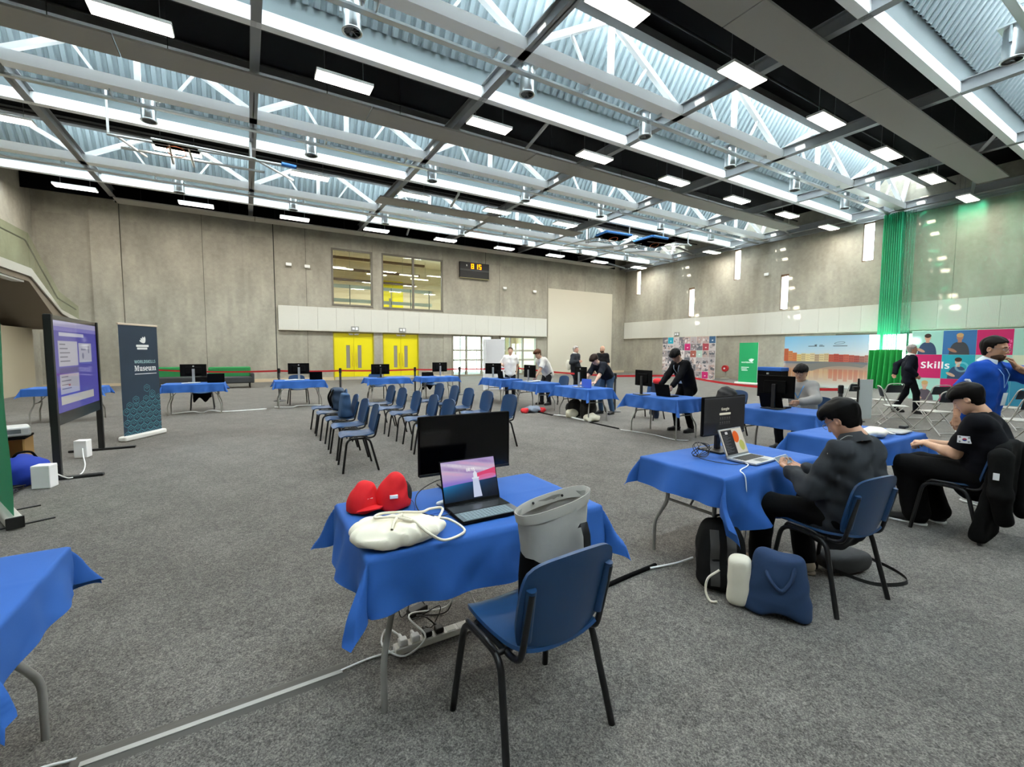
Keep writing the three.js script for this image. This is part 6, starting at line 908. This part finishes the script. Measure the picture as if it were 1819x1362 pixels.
  caps.push(...torso(-0.012), [N.clone().addScaledVector(U2, -0.02), toW(0, -0.04, 0.015), 0.055 * s, 0.05 * s]);
  for (const i of [0, 1]) { caps.push([S[i], arms[i][0], 0.046 * s, 0.038 * s], [arms[i][0], lerp3(arms[i][0], arms[i][1], 0.3), 0.038 * s, 0.041 * s], [lerp3(arms[i][0], arms[i][1], 0.3), arms[i][1], 0.041 * s, 0.026 * s], [Hp[i], legs[i][0], 0.076 * s, 0.052 * s], [legs[i][0], legs[i][1], 0.052 * s, 0.036 * s], [legs[i][1], legs[i][1].clone().add(V(0, -0.05 * s, 0)), 0.036 * s, 0.034 * s]); }
  const geos = [blob(caps, cell, 0.03 * s), headGeo];
  for (const i of [0, 1]) { const W = arms[i][1], dir = V(...(o.handDir?.[i] || W.clone().sub(arms[i][0]).toArray())), nrm = V(...(o.palm?.[i] || [i ? -1 : 1, 0, 0])); geos.push(blob(handCaps(W, dir, nrm, s, o.curl?.[i] ?? 0.45, (i ? 1 : -1)), Math.max(0.0035, cell * 0.34), 0.008 * s)); }
  part('body', geos, skin, t);
  // eyes, brows, mouth
  for (const q of [-1, 1]) { const e = part('eye', placeHead(new THREE.SphereGeometry(0.011, 14, 10).translate(q * 0.031, 0.004, -0.0745)), mat('#d9d2ca', 0.3), t); part('iris', placeHead(new THREE.SphereGeometry(0.0055, 10, 8).translate(q * 0.031, 0.002, -0.0808)), mat('#1c120c', 0.25), e); part('eyelid', placeHead(new THREE.SphereGeometry(0.0122, 16, 12, 0, 6.284, 0, (o.headPitch || 0) > 0.4 ? 1.95 : 1.35).rotateX(-0.25).translate(q * 0.031, 0.004, -0.0742)), skin, e); part('eyebrow', placeHead(tube([[q * 0.014, 0.027, -0.0905], [q * 0.03, 0.032, -0.088], [q * 0.046, 0.027, -0.078]], 0.0032, 10, 6)), mat(o.hair || '#14100e', 0.9), t); }
  part('mouth', placeHead(tube([[-0.022, -0.06, -0.0795], [-0.008, -0.057, -0.0895], [0, -0.058, -0.0905], [0.008, -0.057, -0.0895], [0.022, -0.06, -0.0795]], 0.0042, 14, 6)), mat('#9c5a50', 0.5), t);
  // hair
  if (o.hairStyle !== 'bald') {
    const hs = o.hairStyle || 'short', th = hs === 'full' ? 0.022 : hs === 'bowl' ? 0.02 : 0.011, hl = hs === 'bowl' ? 0.018 : hs === 'full' ? 0.04 : 0.05;
    const locks = []; if (hs !== 'short') for (let k = -5; k <= 5; k++) { const q = k * 0.0135, dn = hs === 'bowl' ? 0.022 + 0.01 * (k & 1) : 0.05 + 0.014 * ((k + 5) % 3), zz = -0.088 + 0.0012 * k * k; locks.push(cap(V(q * 0.8, 0.098 - 0.0009 * k * k, zz + 0.03), V(q + 0.006, 0.075 - 0.0008 * k * k, zz - 0.012), 0.02, 0.013), cap(V(q + 0.006, 0.075 - 0.0008 * k * k, zz - 0.012), V(q + 0.012 * (hs === 'full' ? 1 : 0.4), dn, zz - (hs === 'full' ? 0.026 : 0.012)), 0.013, 0.004)); }
    const hf = (x, y, z) => {
const tk = 0.004 + th * Math.max(0, Math.min(1, (y + 0.03) / 0.09)); let d = smin(ell(0, 0.035, 0.012, 0.074, 0.086, 0.094)(x, y, z), ell(0, -0.022, 0.038, 0.065, 0.064, 0.052)(x, y, z), 0.03) - tk; if (hs === 'full') { d = smin(d, ell(0.0, 0.088, -0.06, 0.066, 0.036, 0.05)(x, y, z), 0.03); } if (hs === 'bowl') d = smin(d, ell(0, 0.06, -0.055, 0.075, 0.045, 0.055)(x, y, z), 0.03);
      const front = (-(y - hl) * 0.93 - (z + 0.02) * 0.38) , low = (z > 0.03 ? -0.08 : -0.05) - y, ear = ell(0.095, -0.02, -0.012, 0.03, 0.04, 0.042)(Math.abs(x), y, z);
      d = smax(d, Math.min(front, -(z + (hs === 'bowl' ? 0.012 : 0.03)) > 0 ? front : -1), 0.012); d = smax(d, low + 0.2 * Math.max(0, -z), 0.01); d = smax(d, -ear, 0.008); if (z < -0.02 && y < hl - 0.012) d = Math.max(d, 0.01); for (const f of locks) { const e = f(x, y, z); if (e < 0.03) d = smin(d, e, 0.01); }
      return d + 0.0016 * Math.sin(x * 150 + 2 * Math.sin(z * 40)) * Math.sin(z * 30 + y * 20 + 1) + 0.003 * Math.sin(x * 45 + z * 22) * Math.sin(y * 38 - z * 30);
    };
    part('hair', placeHead(nets(hf, [-0.125, -0.09, -0.15], [0.125, 0.165, 0.14], hc * 0.9 / s)), mat(o.hair || '#14100e', 0.6, 0, { specularIntensity: 0.3 }), t);
  } else part('hair', placeHead(nets((x, y, z) => smax(smax(ell(0, 0.034, 0.012, 0.0755, 0.087, 0.0955)(x, y, z), y - 0.045, 0.01), Math.max(-(z - 0.0), -0.05 - y), 0.01), [-0.1, -0.08, -0.12], [0.1, 0.12, 0.13], 0.007 / s)), mat(o.hair || '#b9aa9a', 0.7), t);
  if (o.beard) part('beard', placeHead(nets((x, y, z) => smax(headF(x, y, z) - 0.0022, Math.max(y + 0.045 + 0.4 * Math.max(0, z + 0.06), -(-y - 0.0), z - 0.0, -(Math.abs(x) + Math.max(0, -0.052 - y) * 3 - 0.024)), 0.006), [-0.1, -0.13, -0.13], [0.1, 0.0, 0.02], 0.0045)), mat(o.beard, 0.8), t);
  if (o.glasses) { const gm = mat('#8f8f90', 0.3, 0.7), g = [];  for (const q of [-1, 1]) { g.push(placeHead(new THREE.TorusGeometry(0.021, 0.0016, 6, 24).scale(1.1, 0.85, 1).translate(q * 0.031, 0.002, -0.1)), placeHead(rod([q * 0.053, 0.008, -0.099], [q * 0.08, 0.01, 0.0], 0.0015))); } g.push(placeHead(rod([-0.009, 0.006, -0.101], [0.009, 0.006, -0.101], 0.0016))); part('glasses', g, gm, t); }
  if (o.capColor) { part('cap', placeHead(nets((x, y, z) => smin(smax(ell(0, 0.04, 0.012, 0.086, 0.094, 0.106)(x, y, z), 0.045 - y, 0.01), smax(ell(0, 0.045, -0.11, 0.065, 0.012, 0.07)(x, y, z), 0.02, 0), 0.01), [-0.12, 0.02, -0.2], [0.12, 0.16, 0.14], 0.006)), mat(o.capColor, 0.8), t); }
  // top
  const st = o.sleeve ?? 1, loose = o.loose ?? 0.012, tc = torso(loose + 0.006); tc.push([P.clone().addScaledVector(U, o.hem ?? -0.05).addScaledVector(R, -0.06), P.clone().addScaledVector(U, o.hem ?? -0.05).addScaledVector(R, 0.06), 0.105 * s + loose, 0.105 * s + loose]);
  for (const i of [0, 1]) { const fl2 = o.sleeveFlare || 0.014; if (st <= 1) tc.push([S[i], lerp3(S[i], arms[i][0], st), 0.054 * s + loose, 0.05 * s + loose + fl2 * 0.5, true]); else { tc.push([S[i], arms[i][0], 0.054 * s + loose, 0.046 * s + loose], [arms[i][0], lerp3(arms[i][0], arms[i][1], 0.92), 0.046 * s + loose, 0.03 * s + loose + fl2 * 0.3]); } }
  const nk = cap(N.clone().addScaledVector(U2, 0.0), toW(0, 0, 0), 0.06 * s, 0.075 * s);
  part('shirt', blob(tc, cell * 0.85, 0.035 * s, (d, x, y, z) => { d = smax(d, -nk(x, y, z), 0.012); return d; }, o.wrinkle ?? 0.0028, 34), top, t);
  if (o.collar) { const c = N.clone().addScaledVector(U2, 0.036 * s).add(V(0, 0, 0)), g = new THREE.CylinderGeometry(0.07 * s, 0.098 * s, 0.062 * s, 28, 2, true, 0.5, 2 * Math.PI - 1.0); g.rotateY(Math.PI); g.rotateX(-(lean + curve) * 1 - 0.25); g.translate(c.x, c.y, c.z); part('collar', g, mat(o.collar, 0.8), t); }
  // trousers
  const wl = o.wideLeg || 0.014, pc = [[Hp[0], Hp[1], 0.1 * s + 0.012, 0.1 * s + 0.012], [P.clone().addScaledVector(R, -0.06), P.clone().addScaledVector(U, 0.07).addScaledVector(R, -0.06), 0.1 * s + 0.006, 0.1 * s], [P.clone().addScaledVector(R, 0.06), P.clone().addScaledVector(U, 0.07).addScaledVector(R, 0.06), 0.1 * s + 0.006, 0.1 * s]];
  for (const i of [0, 1]) pc.push([Hp[i], legs[i][0], 0.082 * s + wl * 0.7, 0.058 * s + wl], [legs[i][0], lerp3(legs[i][0], legs[i][1], 0.98), 0.058 * s + wl, 0.042 * s + wl * 1.3]);
  part('trousers', blob(pc, cell * 0.95, 0.03 * s, null, o.legWrinkle ?? 0.003, 28), leg, t);
  // shoes
  for (const i of [0, 1]) {
    const a = legs[i][1], yaw = o.footYaw?.[i] ?? (i ? -0.2 : 0.2), f = V(-Math.sin(yaw), 0, -Math.cos(yaw)), hl = V(a.x, Math.max(0.04, a.y - 0.045), a.z).addScaledVector(f, -0.035), toe = V(hl.x, 0.032, hl.z).addScaledVector(f, 0.2 * s);
    const sh2 = part('shoe', blob([[hl, toe, 0.044 * s, 0.038 * s], [a.clone().add(V(0, -0.01, 0)), lerp3(hl, toe, 0.55), 0.046 * s, 0.034 * s]], cell * 0.7, 0.03, (d, x, y, z) => smax(d, -y + 0.012, 0.006)), shoe, t);
    part('sole', blob([[V(hl.x, 0.012, hl.z), V(toe.x, 0.012, toe.z), 0.046 * s, 0.04 * s]], cell * 0.7, 0.02, (d, x, y, z) => Math.max(d, y - 0.022, 0.002 - y)), mat(o.sole || '#1b1a19', 0.7), sh2);
  }
  if (o.lanyard) { const c = N.clone(), ch = M.clone().addScaledVector(U2, 0.1).addScaledVector(F2, -0.0), fr = V(0, Math.sin(lean + curve) * -1, -Math.cos(lean + curve)), low = M.clone().addScaledVector(fr, 0.125 * s * bodyR + loose).addScaledVector(U2, -0.02); const lm = mat(o.lanyard, 0.6); for (const q of [-1, 1]) part('lanyard', ruled([0, 0.2, 0.4, 0.6, 0.8, 1].map((k) => { const p = new THREE.CatmullRomCurve3([N.clone().addScaledVector(R, q * 0.075 * s).addScaledVector(U2, 0.035).addScaledVector(fr, -0.03), N.clone().addScaledVector(R, q * 0.07 * s).addScaledVector(fr, 0.105 * s + loose).addScaledVector(U2, -0.06), low.clone().addScaledVector(U2, 0.05)]).getPoint(k); return [p.clone().addScaledVector(R, -0.008), p.clone().addScaledVector(R, 0.008)]; })), lm, t);
    const b = new RoundedBoxGeometry(0.09, 0.13, 0.004, 2, 0.002); const m4 = new THREE.Matrix4().makeBasis(R, U2.clone(), fr.clone().negate()); m4.setPosition(low.clone().addScaledVector(U2, -0.06).addScaledVector(fr, 0.02)); b.applyMatrix4(m4); part('badge', b, mat('#d9e2e6', 0.4), t); }
  t.userData.rig = undefined; delete t.userData.rig;
  return { t, S, arms, legs, N, M, P, U2, R, toW, s };
}
// -- the man with the phone
{
  const g = makePerson({ label: 'seated man in a charcoal denim jacket looking down at his phone', pos: [3.2, -1.31], turn: -0.1, s: 0.96, cell: 0.012, headCell: 0.0042, skin: '#c8977a', top: '#33363a', trousers: '#0d0e0f', shoes: '#a3937f', sole: '#8d7f6e', hair: '#070606', hairStyle: 'full', glasses: true,
    pelvis: [0, 0.53, 0.03], lean: -0.26, curve: 0.34, headPitch: 0.6, hands: [[-0.12, 0.76, -0.22], [0.05, 0.75, -0.23]], elbows: [[-0.8, -1, 0.5], [0.8, -1, 0.5]], handDir: [[0.35, 0.2, -0.9], [-0.35, 0.2, -0.9]], palm: [[0.4, 0.8, 0.2], [-0.4, 0.8, 0.2]], curl: [0.5, 0.5], feet: [[-0.13, 0.1, -0.42], [0.14, 0.1, -0.26]], knees: [[-0.3, 1, -1], [0.3, 1, -1]], sleeve: 2, loose: 0.022, wrinkle: 0.0085, collar: '#2b2d31', wideLeg: 0.022, hem: -0.09 });
  const p = g.arms[0][1].clone().add(g.arms[1][1]).multiplyScalar(0.5).add(V(0, 0.05, -0.11)).applyAxisAngle(V(0, 1, 0), -0.1).add(V(3.2, 0, -1.31)), ph = thing('smartphone', 'white smartphone held by the man in the denim jacket', 'phone', p.toArray(), -0.1);
  const back = new RoundedBoxGeometry(0.15, 0.072, 0.009, 3, 0.004); back.rotateZ(0.1); back.rotateX(-0.9); part('case', back, mat('#e4e8ea', 0.3), ph); const sc = new THREE.BoxGeometry(0.14, 0.064, 0.001); sc.translate(0, 0, 0.005); sc.rotateZ(0.1); sc.rotateX(-0.9); part('screen', sc, mat('#7d8890', 0.15), ph);
  const w = g.arms[0][1], u = w.clone().sub(g.arms[0][0]).normalize(), tr = new THREE.TorusGeometry(0.031, 0.006, 8, 24); tr.applyQuaternion(new THREE.Quaternion().setFromUnitVectors(V(0, 0, 1), u)); const q = w.clone().addScaledVector(u, -0.02); tr.translate(q.x, q.y, q.z); part('wristwatch', tr, mat('#23355e', 0.4), g.t);
  const seam = (a, b) => part('seam', tube([a, lerp3(a, b, 0.5).add(V(0, 0.012, 0)), b], 0.0022, 12, 5), mat('#8d8d8a', 0.8), g.t);
  seam(g.N.clone().add(V(-0.06, 0.05, 0.03)), g.S[0].clone().add(V(-0.02, 0.088, 0.01))); seam(g.S[0].clone().add(V(-0.03, 0.086, 0.0)), g.S[0].clone().add(V(-0.086, 0.0, -0.02)));
}
// -- the man in the black T-shirt
{
  const g = makePerson({ label: 'seated man in a black T-shirt with a flag patch looking down', pos: [5.31, -1.22], turn: 0.02, s: 1.02, cell: 0.012, headCell: 0.0042, skin: '#d2a585', top: '#0c0d13', trousers: '#080809', shoes: '#101011', sole: '#e8e8e6', hair: '#0d0a09', hairStyle: 'bowl',
    pelvis: [0, 0.53, 0.08], lean: -0.2, curve: 0.5, headPitch: 0.55, hands: [[-0.05, 0.74, -0.26], [0.07, 0.74, -0.28]], elbows: [[-0.6, -0.4, 1], [0.6, -0.4, 1]], handDir: [[0.6, 0, -0.8], [-0.6, 0, -0.8]], palm: [[0.2, -0.9, 0], [-0.2, -0.9, 0]], curl: [0.9, 0.9], feet: [[-0.1, 0.1, -0.28], [0.12, 0.1, -0.2]], knees: [[-0.2, 1, -1], [0.2, 1, -1]], sleeve: 0.82, loose: 0.024, wrinkle: 0.004, wideLeg: 0.045, lanyard: '#3d7fc0', hem: -0.09 });
  const e = lerp3(g.S[0], g.arms[0][0], 0.5), patch = thing; const ft = canvasTex(128, 96, (c, w, h) => { c.fillStyle = '#f4f2f4'; c.fillRect(0, 0, w, h); c.fillStyle = '#c92a3c'; c.beginPath(); c.arc(64, 48, 20, Math.PI, 0); c.fill(); c.fillStyle = '#1f3f8f'; c.beginPath(); c.arc(64, 48, 20, 0, Math.PI); c.fill(); c.fillStyle = '#222'; for (const [x, y, r] of [[24, 20, 0.6], [104, 20, -0.6], [24, 76, -0.6], [104, 76, 0.6]]) { c.save(); c.translate(x, y); c.rotate(r); for (let k = -1; k < 2; k++) c.fillRect(-4 + k * 6, -9, 4, 18); c.restore(); } });
  const pg = new THREE.PlaneGeometry(0.085, 0.06, 6, 4), pp = pg.attributes.position; for (let k = 0; k < pp.count; k++) pp.setZ(k, -7 * pp.getX(k) * pp.getX(k)); pg.computeVertexNormals(); pg.rotateY(-Math.PI / 2 - 0.25 + 0.5); pg.translate(e.x - 0.092, e.y + 0.01, e.z + 0.012); part('flag_patch', pg, mat('#ffffff', 0.7, 0, { map: ft }), g.t);
  part('name_tag', geoAt(new RoundedBoxGeometry(0.055, 0.014, 0.004, 2, 0.002), g.M.x - 0.09, g.M.y + 0.11, g.M.z - 0.165, 0.5), white, g.t);
}
// -- the man in the blue polo
{
  const g = makePerson({ label: 'standing man in a blue polo shirt with a hand at his chin', pos: [6.55, -1.44], turn: 3.0, s: 1.0, cell: 0.012, headCell: 0.0045, skin: '#bd8f70', top: '#1c4ba6', trousers: '#16181f', shoes: '#e9e9e8', sole: '#f0f0f0', hair: '#17120f', hairStyle: 'short', glasses: true, beard: '#5a4231',
    pelvis: [0, 0.95, 0], lean: 0.05, curve: 0.08, headPitch: 0.12, headYaw: 0.0, hands: [[-0.09, 1.43, -0.2], [0.3, 0.9, 0.06]], elbows: [[-0.5, -0.2, -1], [0.4, 0, 1]], handDir: [[0.35, 0.8, 0.35], [0, -1, -0.1]], palm: [[0.6, 0.1, 0.7], [-1, 0, 0]], curl: [0.7, 0.4], feet: [[-0.12, 0.1, 0.02], [0.12, 0.1, -0.02]], sleeve: 0.85, loose: 0.026, sleeveFlare: 0.03, wrinkle: 0.005, collar: '#dfe9f2', lanyard: '#7fb0d8', hem: -0.12 });
  const e = lerp3(g.S[1], g.arms[1][0], 0.5); part('sleeve_badge', geoAt(new THREE.CylinderGeometry(0.034, 0.034, 0.005, 6).rotateZ(Math.PI / 2), e.x + 0.088, e.y + 0.0, e.z - 0.01), white, g.t); part('badge_mark', geoAt(new THREE.CylinderGeometry(0.015, 0.015, 0.006, 16).rotateZ(Math.PI / 2), e.x + 0.0885, e.y, e.z - 0.01), mat('#8a8fa8', 0.6), g.t);
}
// -- the others
const stand = { feet: [[-0.11, 0.1, 0.02], [0.11, 0.1, -0.02]] };
makePerson({ label: 'grey-haired man in a dark suit and flat cap walking past folding chairs', pos: [14.8, -4.6], turn: -2.64, s: 1.04, cell: 0.018, skin: '#c08a72', top: '#141823', trousers: '#0e1016', hair: '#9b9590', hairStyle: 'short', capColor: '#6f6a64', pelvis: [0, 0.97, 0], lean: 0.03, hands: [[-0.14, 1.02, 0.26], [0.2, 1.0, -0.1]], elbows: [[-0.6, -0.3, 1], [0.6, -0.3, 1]], feet: [[-0.1, 0.12, 0.22], [0.1, 0.1, -0.16]], sleeve: 2, loose: 0.026, hem: -0.14, belly: 0.04, collar: '#e8e4e0' });
makePerson({ label: 'man in black with a badge bending to type on a laptop', pos: [7.3, -5.7], turn: Math.PI / 2 - 0.2, s: 1.0, cell: 0.015, headCell: 0.006, skin: '#c79a7e', top: '#0b0c11', trousers: '#0a0a0c', hair: '#070606', hairStyle: 'bowl', pelvis: [0, 0.92, 0.1], lean: 0.35, curve: 0.15, headPitch: 0.75, headYaw: 0.25, hands: [[-0.22, 0.83, -0.5], [0.1, 0.8, -0.55]], feet: [[-0.14, 0.1, 0.1], [0.14, 0.1, 0.0]], sleeve: 2, loose: 0.018, lanyard: '#9aa7b8', hem: -0.1 });
makePerson({ label: 'seated man in a grey hoodie behind the black monitor', pos: [7.72, -3.72], turn: Math.PI / 2, s: 1.02, cell: 0.015, headCell: 0.006, skin: '#cda082', top: '#a5a39f', trousers: '#23262c', shoes: '#2a2c30', hair: '#100d0d', hairStyle: 'bowl', glasses: true, pelvis: [0, 0.58, 0.02], lean: 0.1, curve: 0.12, headPitch: 0.25, headYaw: 0.15, hands: [[-0.18, 0.8, -0.44], [0.14, 0.8, -0.46]], elbows: [[-1, -0.6, 0.2], [1, -0.6, 0.2]], feet: [[-0.15, 0.1, -0.5], [0.15, 0.1, -0.35]], knees: [[-0.2, 1, -1], [0.2, 1, -1]], sleeve: 2, loose: 0.024, lanyard: '#4a8fd0' });
makePerson({ label: 'man in a white short-sleeved shirt standing upright behind his laptop', pos: [7.4, -12.5], turn: 2.5, s: 0.98, cell: 0.018, headCell: 0.007, skin: '#cfa58c', top: '#eceae6', trousers: '#15171c', shoes: '#dcdcd8', hair: '#4a3527', hairStyle: 'short', pelvis: [0, 0.93, 0], hands: [[-0.2, 0.92, 0.14], [0.24, 1.12, -0.18]], elbows: [[-0.5, 0, 1], [0.6, -0.6, 0.6]], ...stand, sleeve: 0.9, loose: 0.022, belly: 0.03, hem: -0.1 });
makePerson({ label: 'young man in a white T-shirt bending over his monitor', pos: [7.45, -10.6], turn: Math.PI / 2, s: 1.0, cell: 0.018, headCell: 0.007, skin: '#d2a68c', top: '#ebe8e2', trousers: '#2b2d31', hair: '#5a3b28', hairStyle: 'full', pelvis: [0, 0.94, 0.1], lean: 0.5, curve: 0.15, headPitch: 0.5, hands: [[-0.18, 0.86, -0.42], [0.26, 1.0, 0.1]], elbows: [[-0.6, -0.6, 0.4], [1, 0, 0.8]], feet: [[-0.12, 0.1, 0.08], [0.12, 0.1, -0.02]], sleeve: 0.9, loose: 0.022, lanyard: '#c7cdd6' });
makePerson({ label: 'man in navy leaning low over his table with both hands down', pos: [7.55, -8.25], turn: Math.PI / 2 + 0.1, s: 1.0, cell: 0.018, headCell: 0.007, skin: '#d6b09a', top: '#1f222b', trousers: '#3b526e', hair: '#2a1c17', hairStyle: 'full', pelvis: [0, 0.93, 0.18], lean: 0.75, curve: 0.15, headPitch: 0.85, hands: [[-0.2, 0.8, -0.52], [0.2, 0.8, -0.45]], elbows: [[-0.7, 0, 0.6], [0.7, 0, 0.6]], palm: [[0, -1, 0], [0, -1, 0]], handDir: [[0, 0, -1], [0, 0, -1]], feet: [[-0.13, 0.1, 0.22], [0.13, 0.1, 0.1]], sleeve: 0.95, loose: 0.018 });
makePerson({ label: 'grey-haired man in a dark jacket carrying a cream bag, by the beige panel', pos: [9.95, -12.3], turn: -2.8, s: 1.02, cell: 0.02, headCell: 0.008, skin: '#c99a86', top: '#2c2f35', trousers: '#20232a', hair: '#a39d98', hairStyle: 'short', pelvis: [0, 0.96, 0], hands: [[-0.28, 0.92, -0.05], [0.16, 1.22, -0.22]], elbows: [[-0.5, 0, 1], [0.8, -0.8, 0.3]], ...stand, sleeve: 2, loose: 0.024, collar: '#f0eeea', hem: -0.14 });
makePerson({ label: 'bald man in a black polo shirt facing the grey-haired man', pos: [10.8, -11.85], turn: 1.84, s: 1.03, cell: 0.02, headCell: 0.008, skin: '#b98f76', top: '#17171a', trousers: '#5a4a3c', hair: '#8a6f5c', hairStyle: 'bald', beard: '#6a5446', pelvis: [0, 0.97, 0], hands: [[-0.3, 0.86, -0.08], [0.3, 0.86, -0.06]], ...stand, sleeve: 0.9, loose: 0.024, bulk: 1.12, wide: 1.08, belly: 0.04, hem: -0.1 });
{ const b = solo('shoulder_sack', 'cream cloth bag hanging from the grey-haired man\'s shoulder', 'bag', nets((x, y, z) => smax(ell(0, 0, 0, 0.09, 0.2, 0.15)(x, y, z), y - 0.17, 0.03) + 0.004 * wob(x, y, z, 20), [-0.13, -0.25, -0.2], [0.13, 0.24, 0.2], 0.015), mat('#ddd8c8', 0.9)); b.position.set(9.82, 1.1, -12.5); const p = solo('paper_bag', 'small white bag held by the bald man', 'bag', [rbx(-0.1, 0.1, -0.3, 0, -0.04, 0.04, 0.02), tube([[-0.05, 0, 0], [0, 0.07, 0], [0.05, 0, 0]], 0.006, 12, 6)], mat('#e6e3d4', 0.8)); p.position.set(10.95, 0.83, -11.55); }
renderer.render(scene, camera);
